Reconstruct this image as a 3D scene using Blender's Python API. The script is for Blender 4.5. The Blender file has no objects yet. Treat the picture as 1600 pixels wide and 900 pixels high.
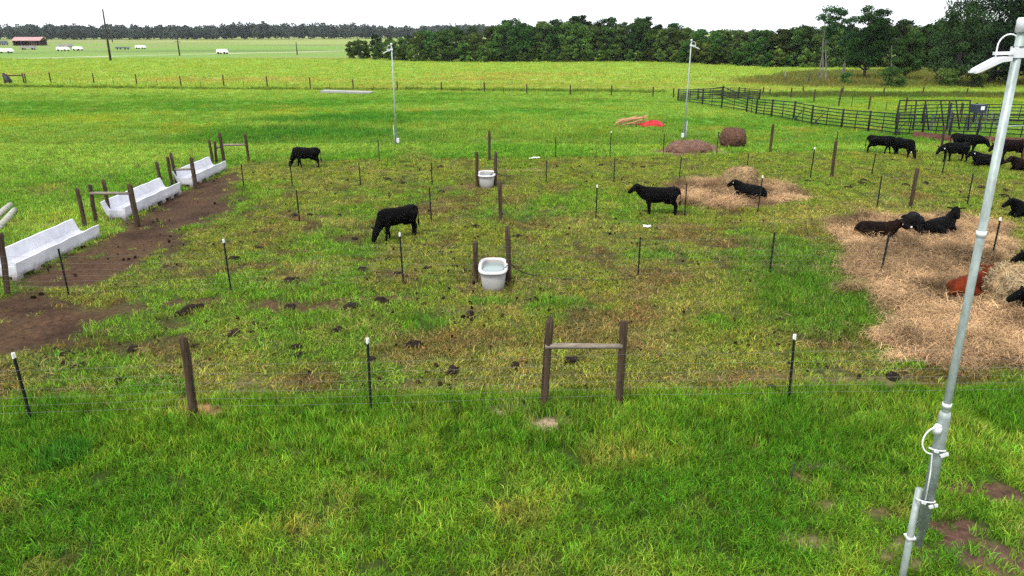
import bpy, bmesh, math, random
import numpy as np
from mathutils import Vector, Matrix, Euler

random.seed(7)
RNG = np.random.default_rng(11)
R = math.radians
scene = bpy.context.scene
COL = scene.collection

# ------------------------------------------------------------------ camera
CAM_H, PITCH, FPX = 6.8, R(19.65), 1120.0
cam = bpy.data.cameras.new('camera')
cam.sensor_width = 36.0
cam.lens = 36.0 * FPX / 1600.0
cam.clip_start, cam.clip_end = 0.1, 6000
camo = bpy.data.objects.new('camera', cam)
camo.location = (0, 0, CAM_H)
camo.rotation_euler = (math.pi / 2 - PITCH, 0, 0)
COL.objects.link(camo)
scene.camera = camo

# ------------------------------------------------------------------ sky, sun, exposure
SUN_EL, SUN_AZ = R(58), R(215)          # azimuth measured from +Y (away from camera) clockwise
world = bpy.data.worlds.new('World')
scene.world = world
world.use_nodes = True
wt = world.node_tree
wt.nodes.clear()
w_out = wt.nodes.new('ShaderNodeOutputWorld')
w_bg = wt.nodes.new('ShaderNodeBackground')
w_sky = wt.nodes.new('ShaderNodeTexSky')
w_sky.sky_type = 'NISHITA'
w_sky.sun_disc = False
w_sky.sun_elevation = SUN_EL
w_sky.sun_rotation = SUN_AZ
w_sky.air_density, w_sky.dust_density, w_sky.ozone_density = 1.0, 4.0, 1.0
w_mix = wt.nodes.new('ShaderNodeMix')
w_mix.data_type = 'RGBA'
w_mix.inputs['Factor'].default_value = 0.86       # closed cloud layer over the clear sky
w_mix.inputs[7].default_value = (7.4, 7.7, 8.0, 1)
wt.links.new(w_sky.outputs[0], w_mix.inputs[6])
wt.links.new(w_mix.outputs[2], w_bg.inputs['Color'])
w_bg.inputs['Strength'].default_value = 0.11
wt.links.new(w_bg.outputs[0], w_out.inputs['Surface'])

sl = bpy.data.lights.new('sun', 'SUN')
sl.energy, sl.angle, sl.color = 1.5, R(14), (1.0, 0.96, 0.9)
so = bpy.data.objects.new('sun', sl)
sd = Vector((math.sin(SUN_AZ) * math.cos(SUN_EL), math.cos(SUN_AZ) * math.cos(SUN_EL), math.sin(SUN_EL)))
so.rotation_euler = sd.to_track_quat('Z', 'Y').to_euler()
so.location = (0, 0, 40)
COL.objects.link(so)

scene.view_settings.view_transform = 'Standard'
scene.view_settings.look = 'None'
scene.view_settings.exposure = 1.13
scene.view_settings.gamma = 1.0
scene.cycles.max_bounces = 5
scene.cycles.diffuse_bounces = 3
scene.cycles.transparent_max_bounces = 6
scene.cycles.volume_bounces = 0
scene.cycles.use_denoising = False
scene.cycles.denoiser = 'OPENIMAGEDENOISE'
scene.cycles.denoising_input_passes = 'RGB_ALBEDO_NORMAL'

# ------------------------------------------------------------------ noise, terrain
def _hash(ix, iy, seed):
    h = (ix.astype(np.int64) * 374761393 + iy.astype(np.int64) * 668265263 + seed * 1442695041) & 0xFFFFFFFF
    h = ((h ^ (h >> 13)) * 1274126177) & 0xFFFFFFFF
    return ((h ^ (h >> 16)) & 0xFFFFFF) / float(0xFFFFFF)

def vn(x, y, s, seed=0):
    x = np.asarray(x, float) / s; y = np.asarray(y, float) / s
    x0 = np.floor(x); y0 = np.floor(y); fx = x - x0; fy = y - y0
    fx = fx * fx * (3 - 2 * fx); fy = fy * fy * (3 - 2 * fy)
    a = _hash(x0, y0, seed); b = _hash(x0 + 1, y0, seed); c = _hash(x0, y0 + 1, seed); d = _hash(x0 + 1, y0 + 1, seed)
    return (a * (1 - fx) + b * fx) * (1 - fy) + (c * (1 - fx) + d * fx) * fy

def fbm(x, y, s, seed=0, o=4):
    t = 0; a = 0.5; n = 0
    for i in range(o):
        t = t + a * vn(np.asarray(x) + i * 17.3, np.asarray(y) - i * 9.1, s / 2 ** i, seed + i); n += a; a *= 0.5
    return t / n

def sst(a, b, x):
    t = np.clip((x - a) / (b - a), 0, 1)
    return t * t * (3 - 2 * t)

def gz(x, y):
    x = np.asarray(x, float); y = np.asarray(y, float)
    near = 1 - sst(60, 110, y)
    z = (vn(x, y, 6, 3) - .5) * .10 + (vn(x, y, 1.3, 4) - .5) * .05 * near
    z = z + (vn(x, y, 45, 5) - .5) * .35 * sst(45, 100, y)
    return z

SP, CP = math.sin(PITCH), math.cos(PITCH)
def at(px, py, z=0.0):
    """the point of the place that the photograph shows at a pixel, on the level z"""
    a, b = (px - 800) / FPX, (450 - py) / FPX
    d = Vector((a, CP + b * SP, -SP + b * CP))
    t = (z - CAM_H) / d.z
    return Vector((d.x * t, d.y * t, z))

def ground_at(px, py):
    p = at(px, py)
    p.z = float(gz(p.x, p.y))
    return p

def height_of(p, py):
    """height above the ground at p of what shows at image row py"""
    k = (450 - py) / FPX
    # (y*SP + z'*CP) / (y*CP - z'*SP) = k  with z' = z - CAM_H
    zz = p.y * (k * CP - SP) / (CP + k * SP)
    return zz + CAM_H - p.z

def poly_mask(pts, X, Y, soft=0.3, warp=0.5, ws=1.6, seed=50):
    """1 inside an outline on the ground, 0 outside, with a ragged edge"""
    wx = X + (fbm(X, Y, ws, seed, 3) - .5) * 2 * warp
    wy = Y + (fbm(X, Y, ws, seed + 9, 3) - .5) * 2 * warp
    P = [at(*p) for p in pts]
    xs = [p.x for p in P]; ys = [p.y for p in P]
    out = np.zeros_like(wx)
    m = (wx > min(xs) - 3) & (wx < max(xs) + 3) & (wy > min(ys) - 3) & (wy < max(ys) + 3)
    if not m.any():
        return out
    ax, ay = wx[m], wy[m]
    d2 = np.full(ax.shape, 1e9); ins = np.zeros(ax.shape, bool)
    n = len(P)
    for i in range(n):
        x1, y1 = xs[i], ys[i]; x2, y2 = xs[(i + 1) % n], ys[(i + 1) % n]
        ex, ey = x2 - x1, y2 - y1
        t = np.clip(((ax - x1) * ex + (ay - y1) * ey) / (ex * ex + ey * ey + 1e-9), 0, 1)
        d2 = np.minimum(d2, (ax - x1 - t * ex) ** 2 + (ay - y1 - t * ey) ** 2)
        c = ((y1 > ay) != (y2 > ay)) & (ax < (x2 - x1) * (ay - y1) / (y2 - y1 + 1e-12) + x1)
        ins ^= c
    d = np.sqrt(d2) * np.where(ins, 1, -1)
    out[m] = sst(-soft, soft, d)
    return out

def spot(px, py, rx, ry, X, Y, seed=80, soft=.5):
    p = at(px, py)
    r = np.sqrt(((X - p.x) / rx) ** 2 + ((Y - p.y) / ry) ** 2) + (fbm(X, Y, max(rx, .4) * .8, seed, 3) - .5) * 1.1
    return 1 - sst(1 - soft, 1, r)

def mixc(c, col, m):
    m = np.clip(m, 0, 1)[..., None]
    return c * (1 - m) + np.array(col) * m

FENCE0 = lambda X: 12.05 + 0.0 * X      # replaced below once the posts are placed
def land(X, Y):
    """colour of the sward or soil and how much grass, how long, at each place"""
    X = np.asarray(X, float); Y = np.asarray(Y, float)
    n20 = fbm(X, Y, 20, 1); n7 = fbm(X, Y, 7, 2); n3 = fbm(X, Y, 3, 6); n1 = fbm(X, Y, 1.1, 7)
    stre = fbm(X * .35, Y, 5, 8)
    # open pasture
    c = np.zeros(X.shape + (3,)) + np.array((.148, .282, .036))
    c = mixc(c, (.075, .21, .018), sst(.40, .68, stre * .6 + n7 * .4))
    c = mixc(c, (.20, .285, .022), sst(.55, .72, n20 * .6 + n3 * .4) * .8)
    c = mixc(c, (.21, .17, .06), sst(.62, .78, n7 * .5 + n3 * .5) * .45)
    dens = np.ones_like(X); tall = np.full_like(X, .14)
    # far pasture beyond the post fence: pale and bright
    far = sst(84, 92, Y)
    c = mixc(c, (.200, .322, .044), far * .85)
    c = mixc(c, (.25, .24, .055), far * sst(.55, .75, fbm(X * .4, Y, 16, 21)) * .6 * (1 - sst(120, 150, Y)))
    # lush dark band
    lush = poly_mask([(330, 205), (430, 186), (560, 178), (720, 184), (850, 186), (950, 200), (1000, 216), (860, 222), (760, 218), (600, 216), (480, 214), (400, 222)], X, Y, 3.0, 3.5, 7, 60)
    c = mixc(c, (.035, .17, .018), lush * sst(.34, .62, stre * .6 + n3 * .4) * .8)
    tall = tall + lush * .14
    # grazed pens
    pen = poly_mask([(-260, 660), (50, 661), (580, 648), (1232, 632), (1900, 615), (1900, 240), (1310, 238), (1036, 243), (868, 247), (389, 254), (300, 292), (215, 352), (20, 440), (-200, 500)], X, Y, .25, .15, 1.2, 61)
    pc = np.zeros_like(c) + np.array((.128, .188, .026))
    pc = mixc(pc, (.085, .20, .018), sst(.42, .66, n3))
    pc = mixc(pc, (.20, .21, .055), sst(.50, .68, n7 * .5 + n1 * .5) * .65)
    pc = mixc(pc, (.12, .082, .04), sst(.60, .76, fbm(X, Y, 2.2, 30)) * .6)
    worn_f = sst(.54, .68, fbm(X, Y, .75, 35)) * sst(.38, .58, fbm(X, Y, 4.5, 36))
    pc = mixc(pc, (.105, .075, .032), worn_f * .75)
    pc = mixc(pc, (.13, .21, .02), sst(26, 38, Y) * .45)
    c = c * (1 - pen[..., None]) + pc * pen[..., None]
    dens = dens * (1 - .12 * pen)
    bare = pen * sst(.60, .74, fbm(X, Y, 1.7, 31))
    dens = dens * (1 - .5 * bare) * (1 - .55 * worn_f * pen)
    tall = np.where(pen > .5, .07 + .05 * sst(.55, .8, n3), tall)
    lush2 = poly_mask([(1180, 372), (1330, 385), (1350, 440), (1370, 480), (1395, 515), (1330, 535), (1230, 530), (1160, 470), (1130, 430)], X, Y, .8, .8, 2, 62)
    c = mixc(c, (.045, .15, .012), lush2 * .75); tall = tall + .06 * lush2
    for (sx, sy, rx, ry, k) in [(660, 505, .9, .6, .8), (1010, 400, 1.2, .7, .7), (560, 400, .8, .6, .6), (245, 610, .9, .6, .8), (890, 470, .9, .7, .7), (620, 318, 1.6, .8, .6), (1120, 500, 1.0, .7, .7), (760, 470, 1.0, .25, .7), (1090, 400, 1.5, .8, .6)]:
        m = spot(sx, sy, rx, ry, X, Y, 81)
        c = mixc(c, (.05, .18, .012), m * k); tall = tall + .07 * m * k
    # foreground verge outside the fence: long
    fy = 12.62 + X * 0.03
    fg = 1 - sst(-.08, .10, Y - fy + (vn(X, Y, .4, 33) - .5) * .3)
    fc = np.zeros_like(c) + np.array((.072, .178, .013))
    fc = mixc(fc, (.110, .222, .020), sst(.42, .62, n1))
    fc = mixc(fc, (.048, .145, .010), sst(.52, .70, n3))
    fc = mixc(fc, (.17, .165, .04), sst(.58, .74, fbm(X, Y, 1.5, 34)) * .5 * (1 - .75 * sst(10.2, 11.2, Y)))
    c = c * (1 - fg[..., None]) + fc * fg[..., None]
    dens = np.where(fg > .5, 1.0, dens)
    tall = np.where(fg > .5, .115 + .10 * sst(9.6, 11.4, Y) + .05 * (n1 - .5), tall)
    mm = spot(105, 722, .55, .4, X, Y, 82); c = mixc(c, (.03, .125, .012), mm * .9); tall = tall + .1 * mm
    # bare soil
    g = c.copy()
    th = (1 - sst(40, 60, Y)) * .8
    c = mixc(c * (1 - .45 * th)[..., None], (.034, .024, .010), th * .7)
    dirt = np.zeros_like(X)
    for k, pts in enumerate([
        [(-250, 455), (0, 463), (60, 461), (160, 470), (240, 482), (175, 500), (130, 526), (70, 552), (-250, 580)],
        [(10, 442), (158, 374), (205, 352), (255, 344), (308, 353), (292, 382), (236, 414), (160, 450), (40, 456)],
        [(195, 348), (275, 303), (305, 292), (376, 295), (366, 322), (312, 350), (230, 362)],
        [(298, 293), (354, 268), (385, 278), (372, 296), (330, 300)],
        [(270, 378), (330, 372), (300, 400), (230, 430), (180, 440)]]):
        m = poly_mask(pts, X, Y, .8, .95, 1.6, 63 + k)
        if k == 4: m = m * .6
        dirt = np.maximum(dirt, m)
    dirt = dirt * (0.92 + .08 * sst(.3, .5, n1))
    c = mixc(c, (.064, .034, .019), dirt)
    c = mixc(c, (.030, .016, .009), dirt * sst(.45, .7, n1) * .8)
    dens = dens * (1 - sst(.15, .75, dirt) * .985)
    for (sx, sy, rx, ry, col, k) in [
        (312, 647, .70, .55, (.40, .20, .10), 1), (860, 660, .55, .40, (.33, .25, .16), 1), (795, 640, .8, .3, (.34, .28, .17), .9),
        (503, 846, .13, .13, (.36, .21, .11), 1), (1515, 766, .75, .28, (.085, .045, .03), 1), (1492, 832, .45, .50, (.085, .045, .032), 1),
        (1575, 880, .85, .50, (.10, .06, .04), 1), (1590, 778, .6, .3, (.085, .05, .034), .9), (1248, 750, .30, .26, (.16, .085, .045), 1),
        (1300, 790, .50, .22, (.19, .13, .07), .6), (1270, 845, .55, .22, (.24, .18, .09), .7), (1410, 865, .5, .3, (.22, .16, .09), .6),
        (1380, 800, .35, .15, (.2, .13, .07), .6), (1290, 733, .55, .09, (.16, .13, .10), .8), (1145, 700, .6, .2, (.2, .13, .06), .5),
        (770, 450, 1.5, .8, (.10, .062, .035), .75), (880, 440, 1.4, .35, (.11, .07, .04), .6), (760, 291, 2.2, 1.0, (.11, .066, .035), .85),
        (480, 478, 1.8, .45, (.075, .042, .022), 1), (600, 466, 2.0, .3, (.075, .042, .022), .9), (960, 462, 2.4, .4, (.12, .075, .036), .6),
        (330, 470, 1.6, .35, (.07, .04, .022), .9), (760, 480, 1.6, .3, (.13, .08, .04), .5), (1180, 590, 1.4, .35, (.15, .105, .05), .6),
        (1350, 600, 1.8, .4, (.17, .12, .06), .7), (400, 600, 1.6, .4, (.15, .11, .055), .5), (680, 600, 1.3, .4, (.14, .10, .05), .6),
        (450, 340, 3.0, .35, (.08, .05, .03), .7), (560, 338, 2.5, .3, (.09, .06, .03), .6), (1040, 352, 3.4, .4, (.15, .10, .05), .7),
        (980, 345, 3, .3, (.10, .07, .04), .5), (1250, 345, 3, .35, (.17, .12, .06), .6), (560, 268, 3, .5, (.15, .10, .045), .6),
        (350, 170, 3, 1.5, (.20, .14, .06), .5), (820, 266, 2.4, .5, (.26, .17, .09), .6), (30, 300, 3.5, 1.0, (.20, .14, .055), .6), (60, 350, 2, .8, (.2, .12, .06), .6), (15, 385, 1.2, .5, (.15, .09, .05), .8),
        (370, 214, 2.2, .7, (.26, .17, .08), .7), (770, 130, 3, 1.2, (.36, .25, .17), .8), (870, 135, 18, 2.4, (.27, .23, .06), .6), (1000, 138, 14, 3, (.27, .22, .07), .6), (700, 130, 18, 2.5, (.25, .24, .05), .5),
        (1160, 122, 8, 4, (.18, .10, .07), .6), (1370, 385, 1.5, .6, (.14, .09, .06), .6), (690, 173, 4, 1.0, (.18, .13, .06), .7)]:
        m = spot(sx, sy, rx, ry, X, Y, 83 + int(sx) % 17) * k
        c = mixc(c, col, m); dens = dens * (1 - m * (.9 if k > .85 else .6))
    g = g * .88 + c * .12
    # low bank with weeds under the right-hand trees, ditch behind the corral
    bank = poly_mask([(1165, 122), (1250, 112), (1480, 108), (1680, 112), (1680, 137), (1400, 137), (1230, 134), (1160, 130)], X, Y, 2.5, 2, 8, 70)
    c = mixc(c, (.085, .105, .026), bank * .85); g = mixc(g, (.085, .105, .026), bank * .85); tall = tall + bank * .35
    c = mixc(c, (.12, .075, .05), bank * sst(.5, .66, n7) * .7)
    ditch = poly_mask([(1120, 148), (1300, 146), (1500, 146), (1700, 150), (1700, 156), (1500, 153), (1300, 152), (1120, 155)], X, Y, .8, .8, 4, 71)
    c = mixc(c, (.05, .06, .025), ditch * .8); g = mixc(g, (.05, .075, .02), ditch * .8); tall = tall + ditch * .25
    fl = 1 - sst(.5, 1.4, np.abs(Y - (97.5 - .135 * (X + 57) )) + (n3 - .5) * 1.2)
    fl = fl * (X < 18)
    c = mixc(c, (.05, .105, .012), fl * .7); g = mixc(g, (.05, .105, .012), fl * .7); tall = tall + fl * .2
    # hay
    hay = np.maximum(
        poly_mask([(1028, 305), (1052, 290), (1110, 281), (1190, 284), (1238, 294), (1268, 308), (1255, 316), (1180, 322), (1100, 320), (1050, 318)], X, Y, .5, .8, 2, 72),
        poly_mask([(1308, 346), (1360, 342), (1420, 348), (1500, 340), (1555, 352), (1562, 395), (1580, 430), (1700, 450), (1750, 560), (1610, 578), (1520, 566), (1440, 560), (1415, 548), (1380, 538), (1410, 520), (1385, 480), (1372, 455), (1340, 428), (1336, 385)], X, Y, .45, .6, 1.6, 73))
    hay = np.maximum(hay, spot(1330, 455, .7, .15, X, Y, 74) * .9)
    hay = np.maximum(hay, spot(1385, 533, .42, .2, X, Y, 75))
    hay = np.maximum(hay, spot(1430, 560, 1.3, .35, X, Y, 76) * .7)
    worn = spot(1375, 415, .9, 1.2, X, Y, 77) * .7
    hay = hay * (1 - worn * .75) * (1 - .55 * sst(.60, .74, fbm(X, Y, 1.6, 44)))
    c = mixc(c, (.36, .235, .125), hay * .95)
    c = mixc(c, (.13, .075, .04), hay * sst(.50, .68, n1) * .8)
    rot = poly_mask([(1010, 238), (1050, 226), (1100, 222), (1128, 232), (1125, 241), (1060, 245)], X, Y, .6, .8, 2, 78)
    c = mixc(c, (.155, .085, .06), rot)
    dens = dens * (1 - np.maximum(hay, rot) * .96)
    # land beyond on the left: pale hay fields, a road, a yard
    lf = sst(0, 14, Y - (188 + 8 * (fbm(X, X * 0, 40, 90) - .5) + np.clip((X + 40) * 1.2, 0, 400)))
    c = mixc(c, (.140, .235, .042), lf)
    c = mixc(c, (.21, .275, .062), lf * sst(420, 520, Y))
    c = mixc(c, (.22, .19, .085), lf * sst(.5, .65, fbm(X * .3, Y, 30, 91)) * .7)
    c = mixc(c, (.09, .14, .035), lf * sst(.55, .7, fbm(X * .25, Y, 26, 92)) * .7)
    ry_ = 262 + (X + 90) * 1.25
    c = mixc(c, (.40, .36, .28), (1 - sst(1.6, 3.4, np.abs(Y - ry_) / 1.6)) * (X > -140) * (X < 10))
    return np.clip(c, 0, 1), np.clip(dens, 0, 1), tall, hay, np.clip(g, 0, 1)

# ------------------------------------------------------------------ mesh helpers
class MB:
    def __init__(s):
        s.v = []; s.f = []
    def add(s, verts, faces):
        b = len(s.v); s.v += [tuple(q) for q in verts]; s.f += [tuple(i + b for i in f) for f in faces]
        return s
    def box(s, c, d, rot=None):
        hx, hy, hz = d[0] / 2, d[1] / 2, d[2] / 2
        vs = [Vector((x, y, z)) for z in (-hz, hz) for y in (-hy, hy) for x in (-hx, hx)]
        if rot is not None:
            vs = [rot @ q for q in vs]
        c = Vector(c)
        return s.add([q + c for q in vs], [(0, 2, 3, 1), (4, 5, 7, 6), (0, 1, 5, 4), (2, 6, 7, 3), (0, 4, 6, 2), (1, 3, 7, 5)])
    def tube(s, pts, rad, n=8, cap=True):
        pts = [Vector(p) for p in pts]
        if not hasattr(rad, '__len__'):
            rad = [rad] * len(pts)
        rings = []; up = None
        for i, p in enumerate(pts):
            d = (pts[min(i + 1, len(pts) - 1)] - pts[max(i - 1, 0)])
            d = d.normalized() if d.length > 1e-9 else Vector((0, 0, 1))
            if up is None:
                up = Vector((1, 0, 0)) if abs(d.x) < .9 else Vector((0, 1, 0))
            a = d.cross(up).normalized(); b = a.cross(d).normalized(); up = b
            up = (a.cross(d)).normalized()
            rings.append([p + (a * math.cos(2 * math.pi * k / n) + b * math.sin(2 * math.pi * k / n)) * rad[i] for k in range(n)])
        vs = [q for r in rings for q in r]; fs = []
        for i in range(len(pts) - 1):
            for k in range(n):
                fs.append((i * n + k, i * n + (k + 1) % n, (i + 1) * n + (k + 1) % n, (i + 1) * n + k))
        if cap:
            fs.append(tuple(reversed(range(n)))); fs.append(tuple(range((len(pts) - 1) * n, len(pts) * n)))
        return s.add(vs, fs)
    def mesh(s, name, mat=None, smooth=False):
        m = bpy.data.meshes.new(name)
        m.from_pydata(s.v, [], s.f)
        bm = bmesh.new(); bm.from_mesh(m); bmesh.ops.recalc_face_normals(bm, faces=bm.faces); bm.to_mesh(m); bm.free()
        if mat: m.materials.append(mat)
        if smooth: m.shade_smooth()
        m.update()
        return m

def ob(name, mesh, parent=None, loc=(0, 0, 0), rot=(0, 0, 0), scale=(1, 1, 1)):
    o = bpy.data.objects.new(name, mesh)
    o.location, o.rotation_euler, o.scale = loc, rot, scale
    COL.objects.link(o)
    if parent: o.parent = parent
    return o

def tag(o, label, cat=None, group=None, kind=None):
    o['label'] = label
    if cat: o['category'] = cat
    if group: o['group'] = group
    if kind: o['kind'] = kind
    return o

def thing(name, label, cat, loc, rz=0, group=None):
    return tag(ob(name, None, None, loc, (0, 0, rz)), label, cat, group)

def bulk(name, V, F, mat, smooth=False):
    """mesh from numpy arrays, F of even width"""
    m = bpy.data.meshes.new(name)
    k = F.shape[1]
    m.vertices.add(len(V)); m.vertices.foreach_set('co', V.astype(np.float32).ravel())
    m.loops.add(F.size); m.loops.foreach_set('vertex_index', F.astype(np.int32).ravel())
    m.polygons.add(len(F)); m.polygons.foreach_set('loop_start', np.arange(0, F.size, k, dtype=np.int32))
    m.update(calc_edges=True); m.validate()
    if mat: m.materials.append(mat)
    if smooth: m.shade_smooth()
    return m

# ------------------------------------------------------------------ materials
class NT:
    def __init__(s, name):
        s.m = bpy.data.materials.new(name); s.m.use_nodes = True
        s.t = s.m.node_tree; s.b = s.t.nodes['Principled BSDF']; s.out = s.t.nodes['Material Output']
    def n(s, typ, **kw):
        q = s.t.nodes.new(typ)
        for k, v in kw.items():
            if isinstance(k, str) and hasattr(q, k): setattr(q, k, v)
        return q
    def l(s, a, b): s.t.links.new(a, b)

def mat(name, col, rough=.7, metal=0, var=.25, scale=6, col2=None, bump=0, bscale=40, stretch=(1, 1, 1), spec=.3, coords='Object'):
    N = NT(name); b = N.b
    b.inputs['Roughness'].default_value = rough; b.inputs['Metallic'].default_value = metal
    b.inputs['Specular IOR Level'].default_value = spec
    tc = N.n('ShaderNodeTexCoord'); mp = N.n('ShaderNodeMapping'); mp.inputs['Scale'].default_value = stretch
    N.l(tc.outputs[coords], mp.inputs['Vector'])
    nz = N.n('ShaderNodeTexNoise'); nz.inputs['Scale'].default_value = scale; nz.inputs['Detail'].default_value = 6; nz.inputs['Roughness'].default_value = .65
    N.l(mp.outputs[0], nz.inputs['Vector'])
    rp = N.n('ShaderNodeValToRGB')
    c = np.array(col[:3]); c2 = np.array(col2[:3]) if col2 else np.clip(c * (1 + var), 0, 1)
    c1 = c if col2 else c * (1 - var)
    rp.color_ramp.elements[0].position = .34; rp.color_ramp.elements[1].position = .66
    rp.color_ramp.elements[0].color = (*c1, 1); rp.color_ramp.elements[1].color = (*c2, 1)
    N.l(nz.outputs['Fac'], rp.inputs['Fac']); N.l(rp.outputs['Color'], b.inputs['Base Color'])
    if bump:
        n2 = N.n('ShaderNodeTexNoise'); n2.inputs['Scale'].default_value = bscale; n2.inputs['Detail'].default_value = 5
        N.l(mp.outputs[0], n2.inputs['Vector'])
        bp = N.n('ShaderNodeBump'); bp.inputs['Strength'].default_value = bump; bp.inputs['Distance'].default_value = .02
        N.l(n2.outputs['Fac'], bp.inputs['Height']); N.l(bp.outputs[0], b.inputs['Normal'])
    return N.m

def leaf_mat(name, trans=.3, tint_instancer=True, col=(1, 1, 1), hue=.25):
    """thin leaves and blades: diffuse with some light coming through; colour from the plant's own tint"""
    N = NT(name); N.t.nodes.remove(N.b)
    va = N.n('ShaderNodeAttribute'); va.attribute_name = 'shade'
    mul = N.n('ShaderNodeMix', data_type='RGBA', blend_type='MULTIPLY'); mul.inputs['Factor'].default_value = 1
    if tint_instancer:
        ti = N.n('ShaderNodeAttribute'); ti.attribute_type = 'INSTANCER'; ti.attribute_name = 'tint'
        N.l(ti.outputs['Color'], mul.inputs[6])
    else:
        oi = N.n('ShaderNodeObjectInfo')
        hs = N.n('ShaderNodeHueSaturation'); hs.inputs['Color'].default_value = (*col, 1)
        m1 = N.n('ShaderNodeMapRange'); m1.inputs['To Min'].default_value = .5 - .04 * hue / .25; m1.inputs['To Max'].default_value = .5 + .03 * hue / .25
        m2 = N.n('ShaderNodeMapRange'); m2.inputs['To Min'].default_value = .6; m2.inputs['To Max'].default_value = 1.6
        ml = N.n('ShaderNodeMath', operation='MULTIPLY'); ml.inputs[1].default_value = 7.31
        fr = N.n('ShaderNodeMath', operation='FRACT')
        N.l(oi.outputs['Random'], m1.inputs['Value']); N.l(oi.outputs['Random'], ml.inputs[0]); N.l(ml.outputs[0], fr.inputs[0]); N.l(fr.outputs[0], m2.inputs['Value'])
        N.l(m1.outputs[0], hs.inputs['Hue']); N.l(m2.outputs[0], hs.inputs['Value']); N.l(hs.outputs[0], mul.inputs[6])
    N.l(va.outputs['Color'], mul.inputs[7])
    d = N.n('ShaderNodeBsdfDiffuse'); t = N.n('ShaderNodeBsdfTranslucent'); mx = N.n('ShaderNodeMixShader'); mx.inputs[0].default_value = trans
    N.l(mul.outputs[2], d.inputs['Color']); N.l(mul.outputs[2], t.inputs['Color'])
    N.l(d.outputs[0], mx.inputs[1]); N.l(t.outputs[0], mx.inputs[2]); N.l(mx.outputs[0], N.out.inputs['Surface'])
    return N.m

def ground_mat():
    N = NT('sward_and_soil'); b = N.b
    b.inputs['Roughness'].default_value = .95; b.inputs['Specular IOR Level'].default_value = .1
    a = N.n('ShaderNodeAttribute'); a.attribute_name = 'albedo'
    tc = N.n('ShaderNodeTexCoord')
    def nz(sc, det=5):
        q = N.n('ShaderNodeTexNoise'); q.inputs['Scale'].default_value = sc; q.inputs['Detail'].default_value = det; q.inputs['Roughness'].default_value = .7
        N.l(tc.outputs['Object'], q.inputs['Vector']); return q
    n1 = nz(7, 8); n2 = nz(.55, 8)
    r1 = N.n('ShaderNodeMapRange'); r1.inputs['From Min'].default_value = .3; r1.inputs['From Max'].default_value = .7; r1.inputs['To Min'].default_value = .40; r1.inputs['To Max'].default_value = 1.5
    r2 = N.n('ShaderNodeMapRange'); r2.inputs['From Min'].default_value = .3; r2.inputs['From Max'].default_value = .7; r2.inputs['To Min'].default_value = .8; r2.inputs['To Max'].default_value = 1.2
    N.l(n1.outputs['Fac'], r1.inputs['Value']); N.l(n2.outputs['Fac'], r2.inputs['Value'])
    m = N.n('ShaderNodeMath', operation='MULTIPLY'); N.l(r1.outputs[0], m.inputs[0]); N.l(r2.outputs[0], m.inputs[1])
    vm = N.n('ShaderNodeVectorMath', operation='SCALE'); N.l(a.outputs['Color'], vm.inputs[0]); N.l(m.outputs[0], vm.inputs['Scale'])
    N.l(vm.outputs[0], b.inputs['Base Color'])
    bp = N.n('ShaderNodeBump'); bp.inputs['Strength'].default_value = .8; bp.inputs['Distance'].default_value = .08
    N.l(n1.outputs['Fac'], bp.inputs['Height']); N.l(bp.outputs[0], b.inputs['Normal'])
    return N.m

M = {}
M['ground'] = ground_mat()
M['blade'] = leaf_mat('grass_blades', .3, True)
M['straw_inst'] = leaf_mat('hay_straw', .15, True)
M['wood'] = mat('weathered_post', (.056, .038, .025), .95, spec=.1, var=.6, scale=5, stretch=(4, 4, .6), bump=.6, bscale=25)
M['wood_grey'] = mat('grey_rail', (.20, .165, .13), .9, var=.4, scale=6, stretch=(.6, 5, 5), bump=.5, bscale=25)
M['tpost'] = mat('dark_green_steel', (.014, .017, .015), .6, metal=.1, var=.4, scale=8)
M['tip'] = mat('white_paint', (.72, .72, .70), .6, var=.1, scale=20)
M['wire'] = mat('galvanised_wire', (.16, .16, .15), .8, spec=.05, var=.2)
M['wire_dark'] = mat('dark_wire', (.035, .034, .03), .9, spec=.02, var=.2)  # darker version of the wire colour, for the fences farther off
M['galv'] = mat('galvanised_pipe', (.29, .34, .325), .45, metal=.2, var=.24, scale=16, stretch=(1, 1, .4), bump=.08, bscale=20)
M['galv_dull'] = mat('dull_galvanised_pipe', (.27, .315, .30), .5, metal=.2, var=.22, scale=7, bump=.1)
M['white_metal'] = mat('white_enamel', (.60, .61, .63), .4, var=.05, spec=.4)
M['white_cord'] = mat('white_cable', (.78, .79, .80), .5, var=.05)
M['plate'] = mat('dark_bracket', (.06, .065, .07), .5, metal=.4)
M['bunk'] = mat('white_polyethylene', (.46, .46, .51), .6, var=.18, scale=1.4, col2=(.62, .62, .66))
M['bunk_feed'] = mat('feed_remains', (.35, .18, .11), .9, var=.5, scale=18)
M['tank'] = mat('grey_white_tank', (.27, .26, .25), .5, var=.1, scale=3)
M['tank_rim'] = mat('pale_tank_rim', (.52, .50, .51), .45, var=.06, scale=3)
M['black'] = mat('black_rubber', (.012, .012, .013), .55, var=.2)
M['panel'] = mat('black_pipe_panel', (.012, .013, .014), .6, metal=.0, spec=.15, var=.3, scale=4)
M['rust'] = mat('rusty_plate', (.13, .055, .038), .85, var=.45, scale=3, bump=.3)
M['box_blue'] = mat('navy_box', (.022, .030, .05), .5, var=.2)
M['grey_sheet'] = mat('grey_sheet', (.10, .12, .13), .5, metal=.3, var=.3)
M['red'] = mat('red_tarp', (.36, .006, .012), .6, var=.25, scale=3)
M['lumber'] = mat('pale_lumber', (.45, .23, .13), .85, var=.4, scale=3)
M['concrete'] = mat('pale_concrete', (.27, .26, .245), .9, var=.15, scale=2)
M['log'] = mat('bleached_log', (.30, .29, .25), .9, var=.35, scale=5, bump=.5)
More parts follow.
